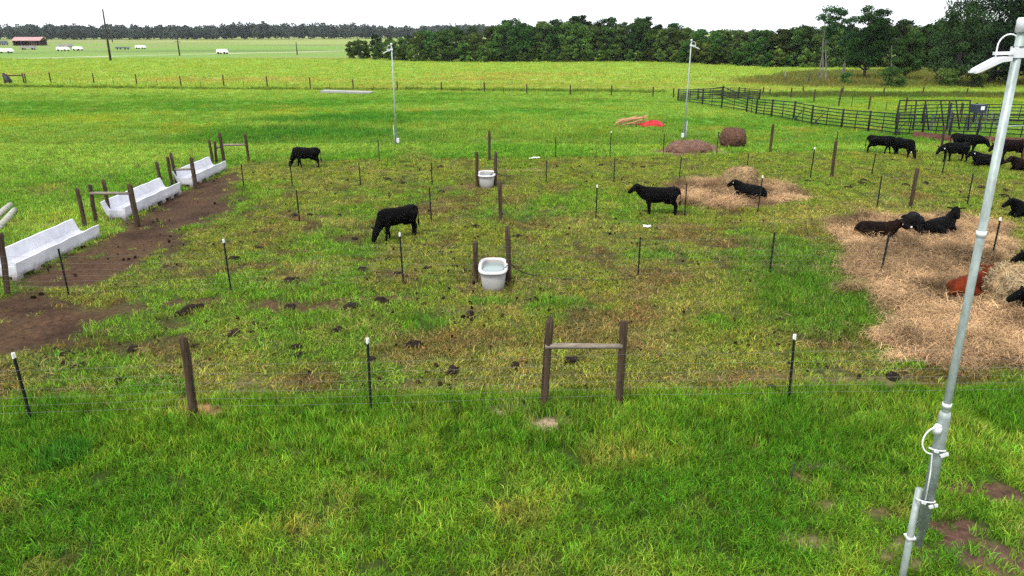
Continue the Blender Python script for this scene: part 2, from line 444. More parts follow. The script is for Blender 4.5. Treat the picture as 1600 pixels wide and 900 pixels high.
M['dung'] = mat('wet_dung', (.012, .0075, .005), .85, spec=.1, var=.5, scale=9, bump=.8, bscale=14)
M['hay'] = mat('dry_hay', (.34, .22, .11), .95, var=.4, scale=7, stretch=(1, 1, 2.2), bump=1.0, bscale=22)
M['oldhay'] = mat('rotten_hay', (.095, .050, .034), .95, var=.5, scale=6, bump=1.0, bscale=16)
M['mulch'] = mat('brown_hay_heap', (.125, .068, .048), .95, var=.4, scale=5, bump=1.0, bscale=14)
M['bark'] = mat('bark', (.055, .048, .040), .95, var=.5, scale=4, stretch=(3, 3, .5), bump=.6, bscale=9)
M['pale_bark'] = mat('pale_bark', (.16, .15, .135), .95, var=.5, scale=2.5, stretch=(2, 2, .6), bump=.5, bscale=8)
M['leaf_oak'] = leaf_mat('oak_leaves', .22, False, (.042, .088, .021))
M['leaf_pine'] = leaf_mat('pine_leaves', .15, False, (.023, .050, .019))
M['leaf_light'] = leaf_mat('light_leaves', .28, False, (.055, .105, .020))
M['leaf_far_hazed'] = leaf_mat('far_hazed_leaves', .2, False, (.056, .076, .062))  # bluish grey of distant haze put into the leaf colour
M['roof_red'] = mat('red_roof', (.36, .20, .20), .6, var=.15, scale=1)
M['barn'] = mat('barn_siding', (.10, .055, .05), .9, var=.3, scale=1)
M['pole'] = mat('tarred_pole', (.035, .030, .027), .9, var=.3)
M['coat'] = None

def coat(name, col, col2, sc=1.5, patch=None):
    N = NT(name); b = N.b
    b.inputs['Roughness'].default_value = .8; b.inputs['Specular IOR Level'].default_value = .06
    tc = N.n('ShaderNodeTexCoord')
    nz = N.n('ShaderNodeTexNoise'); nz.inputs['Scale'].default_value = sc; nz.inputs['Detail'].default_value = 5
    N.l(tc.outputs['Object'], nz.inputs['Vector'])
    rp = N.n('ShaderNodeValToRGB'); rp.color_ramp.elements[0].position = .4; rp.color_ramp.elements[1].position = .62
    rp.color_ramp.elements[0].color = (*col, 1); rp.color_ramp.elements[1].color = (*col2, 1)
    N.l(nz.outputs['Fac'], rp.inputs['Fac'])
    last = rp.outputs['Color']
    if patch:
        at_ = N.n('ShaderNodeAttribute'); at_.attribute_name = 'face'
        mx = N.n('ShaderNodeMix', data_type='RGBA'); mx.inputs[7].default_value = (*patch, 1)
        N.l(at_.outputs['Fac'], mx.inputs['Factor']); N.l(last, mx.inputs[6]); last = mx.outputs[2]
    N.l(last, b.inputs['Base Color'])
    n2 = N.n('ShaderNodeTexNoise'); n2.inputs['Scale'].default_value = 60; N.l(tc.outputs['Object'], n2.inputs['Vector'])
    bp = N.n('ShaderNodeBump'); bp.inputs['Strength'].default_value = .3; bp.inputs['Distance'].default_value = .01
    N.l(n2.outputs['Fac'], bp.inputs['Height']); N.l(bp.outputs[0], b.inputs['Normal'])
    return N.m
M['coat'] = coat('black_coat', (.0016, .0016, .0018), (.0036, .0033, .0032))
M['coat_brown'] = coat('brown_black_coat', (.004, .0022, .0018), (.012, .005, .003))
M['coat_red'] = coat('red_coat', (.055, .009, .003), (.15, .024, .007), 2.5, (.62, .55, .48))
M['tagw'] = mat('white_ear_tag', (.8, .8, .76), .5, var=.05)

def muddy(m, zmax, mud=(.11, .065, .04), amt=.75):
    # mud splashed on the lower part, with ragged drips
    nt = m.node_tree; b = nt.nodes['Principled BSDF']; src = b.inputs['Base Color'].links[0].from_socket
    tc = nt.nodes.new('ShaderNodeTexCoord'); sp = nt.nodes.new('ShaderNodeSeparateXYZ'); nt.links.new(tc.outputs['Object'], sp.inputs[0])
    nz = nt.nodes.new('ShaderNodeTexNoise'); nz.inputs['Scale'].default_value = 4.5; nz.inputs['Detail'].default_value = 7; nz.inputs['Roughness'].default_value = .7
    nt.links.new(tc.outputs['Object'], nz.inputs['Vector'])
    ma = nt.nodes.new('ShaderNodeMath'); ma.operation = 'MULTIPLY_ADD'; ma.inputs[1].default_value = -zmax * 1.9
    nt.links.new(nz.outputs['Fac'], ma.inputs[0]); nt.links.new(sp.outputs['Z'], ma.inputs[2])
    mr = nt.nodes.new('ShaderNodeMapRange'); mr.inputs['From Min'].default_value = -zmax * .55; mr.inputs['From Max'].default_value = zmax * .35
    mr.inputs['To Min'].default_value = amt; mr.inputs['To Max'].default_value = 0
    nt.links.new(ma.outputs[0], mr.inputs['Value'])
    mx = nt.nodes.new('ShaderNodeMix'); mx.data_type = 'RGBA'; mx.inputs[7].default_value = (*mud, 1)
    nt.links.new(mr.outputs[0], mx.inputs['Factor']); nt.links.new(src, mx.inputs[6]); nt.links.new(mx.outputs[2], b.inputs['Base Color'])
muddy(M['bunk'], .20)
muddy(M['tank'], .12, (.14, .10, .06), .6)

# ------------------------------------------------------------------ ground sheet
def build_ground():
    def axis(dense0, dense1, step, lo, hi, g=1.06):
        a = list(np.arange(dense0, dense1 + 1e-6, step)); s = step
        while a[-1] < hi: s *= g; a.append(a[-1] + s)
        s = step; b = [a[0]]
        while b[-1] > lo: s *= g * 1.05; b.append(b[-1] - s)
        return np.array(list(reversed(b[1:])) + a)
    xs = axis(-20, 20, .17, -1900, 1900, 1.045)
    ys = axis(6, 44, .16, -120, 3600, 1.028)
    X, Y = np.meshgrid(xs, ys)
    Z = gz(X, Y)
    nx, ny = len(xs), len(ys)
    V = np.stack([X.ravel(), Y.ravel(), Z.ravel()], 1)
    i = np.arange((nx - 1) * (ny - 1)); r = i // (nx - 1); q = i % (nx - 1); a = r * nx + q
    F = np.stack([a, a + 1, a + nx + 1, a + nx], 1)
    m = bulk('ground', V, F, M['ground'], True)
    c, dens, tall, hay, g = land(X.ravel(), Y.ravel())
    at_ = m.attributes.new('albedo', 'FLOAT_COLOR', 'POINT')
    at_.data.foreach_set('color', np.concatenate([c, np.ones((len(c), 1))], 1).astype(np.float32).ravel())
    o = ob('ground', m)
    tag(o, 'green pasture ground with worn soil and hay patches', 'ground', kind='structure')
build_ground()

# ------------------------------------------------------------------ grass (stuff)
def blade_tuft(name, n, rad, hmin, hmax, w, lean, seed, matl, flat=0.0, colvar=.35):
    rg = np.random.default_rng(seed)
    V = []; F = []; S = []
    for k in range(n):
        a = rg.uniform(0, 6.283); r = rad * math.sqrt(rg.uniform(0, 1))
        bx, by = r * math.cos(a), r * math.sin(a)
        h = rg.uniform(hmin, hmax); ld = rg.uniform(0, 6.283); le = rg.uniform(.15, 1) * lean * h + flat * h
        ww = w * rg.uniform(.6, 1.3); wd = rg.uniform(0, 6.283); wx, wy = math.cos(wd) * ww / 2, math.sin(wd) * ww / 2
        dx, dy = math.cos(ld) * le, math.sin(ld) * le
        b = len(V)
        V += [(bx - wx, by - wy, -.01), (bx + wx, by + wy, -.01),
              (bx + dx * .35 + wx * .8, by + dy * .35 + wy * .8, h * .6), (bx + dx * .35 - wx * .8, by + dy * .35 - wy * .8, h * .6),
              (bx + dx, by + dy, h * rg.uniform(.8, 1.0))]
        F += [(b, b + 1, b + 2, b + 3), (b + 3, b + 2, b + 4)]
        v = rg.uniform(1 - colvar, 1 + colvar); yl = rg.uniform(0, 1)
        col = (v * (1 + .35 * yl), v, v * (1 - .2 * yl), 1)
        if rg.uniform() < .10: col = (v * 2.2, v * 1.1, v * 2.2, 1)      # a dry blade
        S += [col] * 5
    m = bpy.data.meshes.new(name); m.from_pydata(V, [], F); m.materials.append(matl)
    at_ = m.attributes.new('shade', 'FLOAT_COLOR', 'POINT'); at_.data.foreach_set('color', np.array(S, np.float32).ravel())
    return m

def straw_tuft(name, n, rad, L, w, h, seed, matl):
    rg = np.random.default_rng(seed); V = []; F = []; S = []
    for k in range(n):
        c = np.array([rg.normal(0, rad * .5), rg.normal(0, rad * .5), abs(rg.normal(0, h * .5)) + .005])
        a = rg.uniform(0, 6.283); l = L * rg.uniform(.4, 1.2) / 2; d = np.array([math.cos(a), math.sin(a), rg.normal(0, .25)]) * l
        p = np.array([-math.sin(a), math.cos(a), 0]) * w * rg.uniform(.6, 1.4) / 2
        sag = np.array([rg.normal(0, .15) * l, rg.normal(0, .15) * l, .25 * l])
        b = len(V)
        V += [tuple(c - d - p), tuple(c - d + p), tuple(c + sag + p), tuple(c + sag - p), tuple(c + d + p), tuple(c + d - p)]
        F += [(b, b + 1, b + 2, b + 3), (b + 3, b + 2, b + 4, b + 5)]
        v = rg.uniform(.6, 1.35); S += [(v, v * rg.uniform(.93, 1.03), v * rg.uniform(.8, 1.05), 1)] * 6
    m = bpy.data.meshes.new(name); m.from_pydata(V, [], F); m.materials.append(matl)
    at_ = m.attributes.new('shade', 'FLOAT_COLOR', 'POINT'); at_.data.foreach_set('color', np.array(S, np.float32).ravel())
    return m

def scatter(name, label, cat, variants, P, rot, scl, tint):
    """one object that carries many tufts (uncountable stuff)"""
    coll = bpy.data.collections.new(name + '_tufts')
    for i, me in enumerate(variants):
        coll.objects.link(bpy.data.objects.new('%s_tuft_%d' % (name, i), me))
    m = bpy.data.meshes.new(name)
    n = len(P)
    m.vertices.add(n); m.vertices.foreach_set('co', P.astype(np.float32).ravel())
    m.attributes.new('rot', 'FLOAT_VECTOR', 'POINT').data.foreach_set('vector', rot.astype(np.float32).ravel())
    m.attributes.new('scl', 'FLOAT_VECTOR', 'POINT').data.foreach_set('vector', scl.astype(np.float32).ravel())
    m.attributes.new('var', 'INT', 'POINT').data.foreach_set('value', RNG.integers(0, len(variants), n).astype(np.int32))
    m.attributes.new('tint', 'FLOAT_COLOR', 'POINT').data.foreach_set('color', np.concatenate([tint, np.ones((n, 1))], 1).astype(np.float32).ravel())
    o = ob(name, m)
    tag(o, label, cat, kind='stuff')
    ng = bpy.data.node_groups.new(name, 'GeometryNodeTree')
    ng.interface.new_socket(name='Geometry', in_out='INPUT', socket_type='NodeSocketGeometry')
    ng.interface.new_socket(name='Geometry', in_out='OUTPUT', socket_type='NodeSocketGeometry')
    gi = ng.nodes.new('NodeGroupInput'); go = ng.nodes.new('NodeGroupOutput')
    ip = ng.nodes.new('GeometryNodeInstanceOnPoints'); ci = ng.nodes.new('GeometryNodeCollectionInfo')
    ci.inputs['Collection'].default_value = coll
    ci.inputs['Separate Children'].default_value = True; ci.inputs['Reset Children'].default_value = True
    def na(nm, dt):
        q = ng.nodes.new('GeometryNodeInputNamedAttribute'); q.data_type = dt; q.inputs['Name'].default_value = nm
        return q.outputs['Attribute']
    er = ng.nodes.new('FunctionNodeEulerToRotation')
    L = ng.links.new
    L(gi.outputs[0], ip.inputs['Points']); L(ci.outputs[0], ip.inputs['Instance'])
    ip.inputs['Pick Instance'].default_value = True
    L(na('var', 'INT'), ip.inputs['Instance Index'])
    L(na('rot', 'FLOAT_VECTOR'), er.inputs[0]); L(er.outputs[0], ip.inputs['Rotation'])
    L(na('scl', 'FLOAT_VECTOR'), ip.inputs['Scale'])
    L(ip.outputs[0], go.inputs[0])
    md = o.modifiers.new('tufts', 'NODES'); md.node_group = ng
    return o

def field_points(y0, y1, dens0, dens1, margin=4):
    """points on the ground between two distances, thinning out with distance"""
    n = int((y1 - y0) * 2 * (.76 * (y0 + y1) / 2 + margin + 2.5) * max(dens0, dens1))
    y = RNG.uniform(y0, y1, n); half = .76 * y + margin + 2.5
    hm = .76 * y1 + margin + 2.5
    n2 = int((y1 - y0) * 2 * hm * max(dens0, dens1))
    y = RNG.uniform(y0, y1, n2); x = RNG.uniform(-hm, hm, n2)
    d = dens0 + (dens1 - dens0) * (y - y0) / (y1 - y0)
    k = (np.abs(x) < .76 * y + margin + 2.5) & (RNG.uniform(0, 1, n2) < d / max(dens0, dens1))
    return x[k], y[k]

def grass_layer(name, label, y0, y1, d0, d1, variants, hbase, sxy, margin=4, sel=None, tvar=.22):
    x, y = field_points(y0, y1, d0, d1, margin)
    c_, dens, tall, hay, c = land(x, y)
    k = RNG.uniform(0, 1, len(x)) < dens
    if sel is not None: k &= sel(x, y, tall)
    x, y, c, tall = x[k], y[k], c[k], tall[k]
    n = len(x)
    P = np.stack([x, y, gz(x, y)], 1)
    rot = np.stack([RNG.normal(0, .10, n), RNG.normal(0, .10, n), RNG.uniform(0, 6.283, n)], 1)
    s = RNG.uniform(.75, 1.3, n)
    sz = s * tall / hbase
    scl = np.stack([s * sxy, s * sxy, sz], 1)
    t = c * (1 + RNG.normal(0, tvar, (n, 1)).clip(-.5, .6)) * (1.25 + .38 * (y < 46))[:, None]
    t[:, 0] *= 1 + RNG.normal(0, .12, n)
    return scatter(name, label, 'grass', variants, P, rot, scl, t.clip(0, .6))

tall_t = [blade_tuft('tall_tuft', 36, .13, .07, .22, .0115, .75, 100 + i, M['blade'], .05, .55) for i in range(5)]
short_t = [blade_tuft('short_tuft', 32, .18, .03, .11, .012, 1.0, 120 + i, M['blade'], .3, .55) for i in range(5)]
mid_t = [blade_tuft('mid_tuft', 36, .42, .07, .18, .030, .8, 140 + i, M['blade'], .2, .2) for i in range(4)]
far_t = [blade_tuft('far_tuft', 30, 1.1, .10, .25, .08, .9, 160 + i, M['blade'], .2, .15) for i in range(4)]

grass_layer('verge_grass', 'long green grass of the verge in front of the near fence', 5.0, 13.6, 80, 75, tall_t, .17, 1.0, 3, lambda x, y, t: y < 12.66 + x * .03 + RNG.normal(0, .08, len(x)))
grass_layer('pen_grass', 'short grazed grass inside the fenced pens', 12.0, 46, 62, 26, short_t, .085, 1.0, 3, lambda x, y, t: y > 12.6 + x * .03, .3)
grass_layer('pasture_grass', 'bright pasture grass beyond the pens', 44, 104, 7, 3, mid_t, .15, 1.0, 6, None, .14)
grass_layer('far_pasture_grass', 'pale pasture grass in front of the tree line', 100, 205, 1.2, .55, far_t, .18, 1.0, 8, None, .12)

# ------------------------------------------------------------------ loose hay (stuff)
straw_t = [straw_tuft('straw', 56, .30, .17, .006, .06, 200 + i, M['straw_inst']) for i in range(4)]
def hay_layer():
    x = RNG.uniform(6, 22, 60000); y = RNG.uniform(12, 36, 60000)
    c, dens, tall, hay, g = land(x, y)
    k = (RNG.uniform(0, 1, len(x)) < hay ** 1.3 * (.35 + .65 * (y < 27))) & (hay > .12)
    x, y = x[k], y[k]; n = len(x)
    P = np.stack([x, y, gz(x, y) + .01 + .16 * (fbm(x, y, .7, 41) - .25).clip(0, 1) + .20 * sst(.5, .8, fbm(x, y, 1.8, 45))], 1)
    rot = np.stack([RNG.normal(0, .25, n), RNG.normal(0, .25, n), RNG.uniform(0, 6.283, n)], 1)
    s = RNG.uniform(.6, 1.4, n)
    b = .16 + .86 * sst(.28, .72, fbm(x, y, 1.3, 42)) + .50 * sst(.2, .8, fbm(x, y, .35, 43))
    t = np.array((.40, .268, .155)) * (b * (1 + RNG.normal(0, .15, n)))[:, None]
    scatter('loose_hay', 'trampled tan hay spread over the pen ground', 'hay', straw_t, P, rot, np.stack([s, s, s * 1.3], 1), t.clip(.02, .9))
hay_layer()

# dead stems and crumbs of soil and dung trodden into the pens (stuff)
def litter_layers():
    x, y = field_points(12.6, 42, 11, 5, 3)
    c, dens, tall, hay, g = land(x, y)
    k = (y > 12.7 + x * .03) & (dens > .35) & (RNG.uniform(0, 1, len(x)) < .15 + .8 * sst(.43, .63, fbm(x, y, 1.9, 46))) & (y < 40)
    x, y = x[k], y[k]; n = len(x)
    s = RNG.uniform(.6, 1.3, n)
    st = [straw_tuft('dead_stem', 16, .28, .16, .007, .08, 230 + i, M['straw_inst']) for i in range(4)]
    t = np.array((.25, .20, .085)) * RNG.uniform(.6, 1.3, (n, 1))
    scatter('dead_grass', 'dry dead grass stems trodden into the pen sward', 'dead grass', st, np.stack([x, y, gz(x, y) + .015], 1), np.stack([RNG.normal(0, .2, n), RNG.normal(0, .2, n), RNG.uniform(0, 6.28, n)], 1), np.stack([s, s, s], 1), t)
    x, y = field_points(12.8, 41, 5, 2.2, 3)
    k = (y > 13.0 + x * .03) & (fbm(x, y, 2.5, 47) > .45) & (x > -15.5) ; x, y = x[k], y[k]; n = len(x)
    cl = []
    for i in range(4):
        bm = bmesh.new(); bmesh.ops.create_icosphere(bm, subdivisions=1, radius=1)
        for v in bm.verts: v.co = v.co * random.uniform(.7, 1.25)
        m = bpy.data.meshes.new('clod'); bm.to_mesh(m); bm.free(); m.materials.append(M['straw_inst'])
        m.attributes.new('shade', 'FLOAT_COLOR', 'POINT').data.foreach_set('color', np.ones(len(m.vertices) * 4, np.float32)); cl.append(m)
    s = .015 + .04 * RNG.uniform(0, 1, n) ** 3
    t = np.array((.022, .014, .009)) * RNG.uniform(.5, 1.8, (n, 1))
    scatter('soil_crumbs', 'dark crumbs of soil and dung scattered over the pens', 'soil crumbs', cl, np.stack([x, y, gz(x, y) + .03], 1), RNG.uniform(0, 6.28, (n, 3)), np.stack([s * 1.5, s * 1.2, s], 1), t)
litter_layers()

# ------------------------------------------------------------------ fence posts
def tpost_mesh(h=1.45):
    b = MB()
    b.box((0, .012, (h - .3) / 2), (.036, .007, h + .3))
    b.box((0, -.008, (h - .3) / 2), (.008, .034, h + .3))
    z = .1
    while z < h - .05:
        b.box((0, .019, z), (.012, .008, .02)); z += .12
    return b.mesh('t_post', M['tpost'])
def tip_mesh():
    b = MB(); b.box((0, .012, -.048), (.041, .012, .10)); b.box((0, -.008, -.048), (.013, .039, .10))
    return b.mesh('painted_tip', M['tip'])
def wood_mesh(seed, h=1.0, r=.075):
    rg = random.Random(seed); b = MB(); n = 9
    zs = [-.35, 0, .25 * h, .5 * h, .75 * h, h - .02, h]; pts = []; rad = []
    for i, z in enumerate(zs):
        pts.append((rg.uniform(-.01, .01), rg.uniform(-.01, .01), z)); rad.append(r * (1.08 - .12 * i / 6 + rg.uniform(-.05, .05)))
    rad[-1] = rad[-2] * .86
    b.tube(pts, rad, n)
    return b.mesh('wood_post', M['wood'], True)
TP, TIP = tpost_mesh(), tip_mesh()
WP = [wood_mesh(i) for i in range(4)]

TIPPED = {50, 580, 1232, 361, 630, 1548, 1184, 931, 1266, 953}
def fence(name, label, posts, wires, ends=None, thick=1.0, rails=()):
    """posts: (kind, base_px, base_py, top_py[, lean_px]) in order along the line"""
    p0 = ground_at(posts[0][1], posts[0][2])
    f = thing(name, label, 'fence', p0)
    pts = []
    for i, q in enumerate(posts):
        kind, px, py, top = q[:4]
        p = ground_at(px, py); h = max(.5, height_of(p, top))
        # the picture shows a plumb post leaning; what is left over is the post's own lean
        lean = R(random.uniform(-1.3, 1.3)) if len(q) < 5 else R(q[4])
        if kind == 'T':
            o = ob('t_post', TP, f, p - p0, (R(random.uniform(-1.5, 1.5)), lean, random.uniform(-.25, .25)), (thick * 1.35, thick * 1.35, h / 1.45))
            if px in TIPPED: ob('painted_tip', TIP, o, (0, 0, 1.45), (0, 0, 0), (1, 1, 1.45 / h))
        else:
            k = thick * (1.0 if kind == 'W' else .8)
            o = ob('wood_post', WP[i % 4], f, p - p0, (R(random.uniform(-1.2, 1.2)), lean, random.uniform(0, 6)), (k, k, h))
        pts.append((p, h))
    for z in wires:
        b = MB(); line = []
        for (p, h) in pts:
            line.append(p - p0 + Vector((0, -.045, min(z, h - .05))))
        sag = []
        for a, c in zip(line[:-1], line[1:]):
            sag += [a, (a * .5 + c * .5) + Vector((0, 0, -.012))]
        sag.append(line[-1])
        b.tube(sag, (.0022 if p0.y < 25 else .0014) * thick, 4, False)
        ob('wire', b.mesh('wire', M['wire' if p0.y < 25 else 'wire_dark'], True), f)
    for (i, j, py1, py2, r) in rails:
        a, ha = pts[i]; c, hc = pts[j]
        A = a + Vector((0, 0, height_of(a, py1))); B = c + Vector((0, 0, height_of(c, py2)))
        b = MB(); L = (B - A).length
        b.tube([(0, 0, 0), (L * .3, .004, .005), (L * .7, -.004, 0), (L, 0, 0)], [r, r * 1.05, r * .95, r * .92], 9)
        d = (B - A).normalized()
        ob('rail', b.mesh('rail', M['wood_grey'], True), f, A - p0, d.to_track_quat('X', 'Z').to_euler())
    return f

W7 = (.12, .27, .42, .57, .74, .92, 1.12)
fence('wire_fence', 'nearest wire fence with a wooden brace frame, at the edge of the long verge grass',
      [('W', -320, 672, 545), ('T', 50, 662, 552), ('W', 304, 655, 525, -3.0), ('T', 580, 648, 530, 1), ('W', 850, 637, 501, -2.5), ('W', 967, 635, 503, 1.6), ('T', 1232, 632, 522, -3), ('W', 1720, 620, 500)],
      W7, rails=((4, 5, 541, 541, .055),))
fence('wire_fence', 'wire fence running past the nearest white water tank',
      [('W', -150, 466, 372), ('W', 12, 460, 366, -6), ('T', 107, 460, 388), ('T', 361, 456, 374), ('T', 630, 442, 364), ('W', 743, 441, 378), ('W', 795, 441, 357, 1.5), ('T', 997, 433, 370), ('T', 1203, 425, 363), ('T', 1376, 430, 366, 1), ('T', 1548, 412, 340), ('W', 1720, 408, 330)], W7)
fence('wire_fence', 'wire fence between the two white water tanks, behind the larger grazing cow',
      [('W', 217, 355, 289), ('T', 468, 347, 297), ('T', 674, 346, 293), ('W', 782, 343, 284), ('T', 931, 342, 289), ('T', 1070, 336, 286), ('T', 1184, 332, 274), ('T', 1370, 326, 275), ('W', 1422, 325, 264, 2), ('T', 1511, 322, 272), ('W', 1680, 318, 262)], W7)
fence('wire_fence', 'wire fence running past the farther white water tank and the small hay bale',
      [('W', 307, 295, 246), ('T', 381, 294, 256), ('T', 457, 293, 254), ('T', 564, 293, 254), ('T', 675, 291, 254), ('W', 746, 292, 237), ('W', 774, 290, 239), ('T', 853, 287, 249), ('T', 959, 286, 246), ('T', 1061, 282, 245), ('T', 1166, 279, 240), ('T', 1266, 278, 230), ('W', 1299, 277, 221, 1), ('T', 1362, 273, 240), ('T', 1472, 272, 235), ('W', 1640, 268, 226)], W7)
fence('wire_fence', 'farthest pen fence, in front of the old brown hay bale',
      [('W', 351, 256, 208), ('W', 389, 254, 210), ('T', 593, 254, 219), ('W', 765, 251, 205), ('T', 868, 247, 214), ('T', 953, 246, 205), ('T', 1036, 243, 210), ('T', 1120, 241, 206), ('W', 1203, 240, 194), ('T', 1305, 238, 206), ('T', 1395, 236, 208), ('W', 1470, 234, 196)], W7[::2], rails=((0, 1, 227, 226, .06),))
# brace posts along the feed bunks
def frame(label, posts, rails):
    p0 = ground_at(posts[0][0], posts[0][1])
    f = thing('brace_frame', label, 'fence posts', p0)
    P = []
    for i, (px, py, top) in enumerate(posts):
        p = ground_at(px, py); P.append(p)
        ob('wood_post', WP[i % 4], f, p - p0, (R(random.uniform(-2, 2)), R(random.uniform(-2, 2)), i), (.95, .95, height_of(p, top)))
    for (i, j, y1, y2) in rails:
        A = P[i] + Vector((0, 0, height_of(P[i], y1))); B = P[j] + Vector((0, 0, height_of(P[j], y2)))
        b = MB(); b.tube([A - p0, (A + B) / 2 - p0, B - p0], [.055, .058, .052], 9)
        ob('rail', b.mesh('rail', M['wood_grey'], True), f)
frame('wooden posts with a cross rail between the nearest and middle white feed bunks', [(134, 357, 295), (151, 350, 289), (172, 341, 282), (214, 354.5, 288)], [(1, 3, 302, 302)])
frame('wooden posts with a cross rail between the middle and farthest white feed bunks', [(253, 298, 253), (270, 293, 245), (277, 291, 240), (305, 294.5, 247)], [(2, 3, 265, 264)])
frame('close pair of wooden posts at the far end of the farthest feed bunk', [(333, 258, 219), (339, 257, 221), (350, 255, 209)], [(1, 2, 232, 229)])

def thin_fence(label, posts, wires, name='post_fence'):
    return fence(name, label, posts, wires, thick=1.05)
far_posts = []
fp = [(-60, 128, 112), (10, 129, 114), (41, 130, 115), (80, 129.5, 113), (147, 130.5, 115), (214, 132, 116), (283, 134, 119), (350, 134.5, 117), (418, 136, 119), (485, 139, 121), (552, 140, 124), (621, 141.5, 127), (690, 143.5, 128), (757, 145.5, 128), (823, 149, 132), (891, 150, 133), (955, 151, 134), (1020, 152, 136), (1052, 154, 138)]
for a, b in zip(fp[:-1], fp[1:]):
    far_posts.append(('W',) + a)
    if b[0] - a[0] > 45:
        far_posts.append(('T', (a[0] + b[0]) / 2 - 3, (a[1] + b[1]) / 2, (a[1] + b[1]) / 2 - 9))
far_posts.append(('W',) + fp[-1])
thin_fence('long post fence crossing the far pasture in front of the tree line', far_posts, (.3, .8, 1.2))
thin_fence('post fence in the grass strip just behind the corral', [('W', 1163, 150, 137), ('W', 1202, 152, 139), ('W', 1235, 154, 137), ('W', 1271, 160, 140), ('W', 1310, 167, 138), ('T', 1330, 170, 149), ('W', 1357, 172, 150), ('T', 1384, 174, 160), ('W', 1414, 177, 152), ('W', 1500, 180, 160)], (.3, .7, 1.1))
thin_fence('post fence along the dark ditch below the right-hand trees', [('W', 1192, 148, 136), ('W', 1254, 148, 135), ('W', 1316, 149, 135), ('W', 1380, 149.5, 137), ('W', 1441, 150, 136), ('W', 1510, 151, 138), ('W', 1600, 152, 139), ('W', 1680, 153, 140)], (.4, .9))

# ------------------------------------------------------------------ feed bunks
def bunk(label, x, y0, y1, feed=False):
    L = y1 - y0
    t = thing('feed_bunk', label, 'feed bunk', (x, y0, float(gz(x, y0)) - .01), 0, 'white feed bunks along the left fence')
    # cross-section, outside then inside (x to the right is the low lip on the pen side)
    out = [(-.92, .72), (-.80, .34), (-.66, .11), (-.04, .11), (.0, .52)]
    inn = [(-.05, .52), (-.10, .22), (-.25, .16), (-.58, .17), (-.74, .36), (-.86, .72)]
    pro = out + inn; n = len(pro); ns = 10
    b = MB(); vs = []; fs = []
    for k in range(ns + 1):
        yy = L * k / ns
        for (a, z) in pro:
            wob = .012 * math.sin(k * 1.7 + a * 5)
            vs.append((a + wob, yy, z + .01 * math.sin(k * 2.3 + a)))
    for k in range(ns):
        for j in range(n):
            fs.append((k * n + j, k * n + (j + 1) % n, (k + 1) * n + (j + 1) % n, (k + 1) * n + j))
    fs.append(tuple(range(n))); fs.append(tuple(reversed(range(ns * n, ns * n + n))))
    b.add(vs, fs)
    ob('basin', b.mesh('basin', M['bunk'], False), t)
    for yy, zt in ((.03, .40), (L - .07, .30)):
        e = MB()
        prof = [(-.60, .165), (-.26, .155), (-.11, .215), (-.085, zt), (-.76 + (.06 if zt < .35 else 0), zt), (-.745, .36)]
        if zt < .35: prof = [(-.60, .165), (-.26, .155), (-.11, .215), (-.095, zt), (-.70, zt)]
        m_ = len(prof)
        e.add([(a, yy, z) for a, z in prof] + [(a, yy + .05, z) for a, z in prof],
              [tuple(range(m_)), tuple(range(2 * m_ - 1, m_ - 1, -1))] + [(i, (i + 1) % m_, (i + 1) % m_ + m_, i + m_) for i in range(m_)])
        ob('end_panel', e.mesh('end_panel', M['bunk']), t)
    nf = int(L / .75)
    for k in range(nf + 1):
        yy = .10 + (L - .2) * k / nf
        for fx in (-.10, -.60):
            f = MB(); f.box((fx, yy, .045), (.14, .30, .17)); ob('foot', f.mesh('foot', M['bunk']), t)
    if feed:
        q = MB(); vs = [];
        for k in range(14):
            a = 2 * math.pi * k / 14; vs.append((-.42 + .15 * math.cos(a) * random.uniform(.7, 1.1), .42 + .30 * math.sin(a) * random.uniform(.7, 1.1), .185))
        vs.append((-.42, .42, .225)); q.add(vs, [(k, (k + 1) % 14, 14) for k in range(14)])
        ob('feed', q.mesh('feed', M['bunk_feed'], True), t)
    return t
bunk('nearest and largest white plastic feed bunk at the left edge', -14.35, 19.75, 24.2, True)
bunk('middle of the three white plastic feed bunks', -14.75, 26.75, 31.6)
bunk('farthest and smallest-looking white plastic feed bunk', -14.85, 33.1, 37.3)

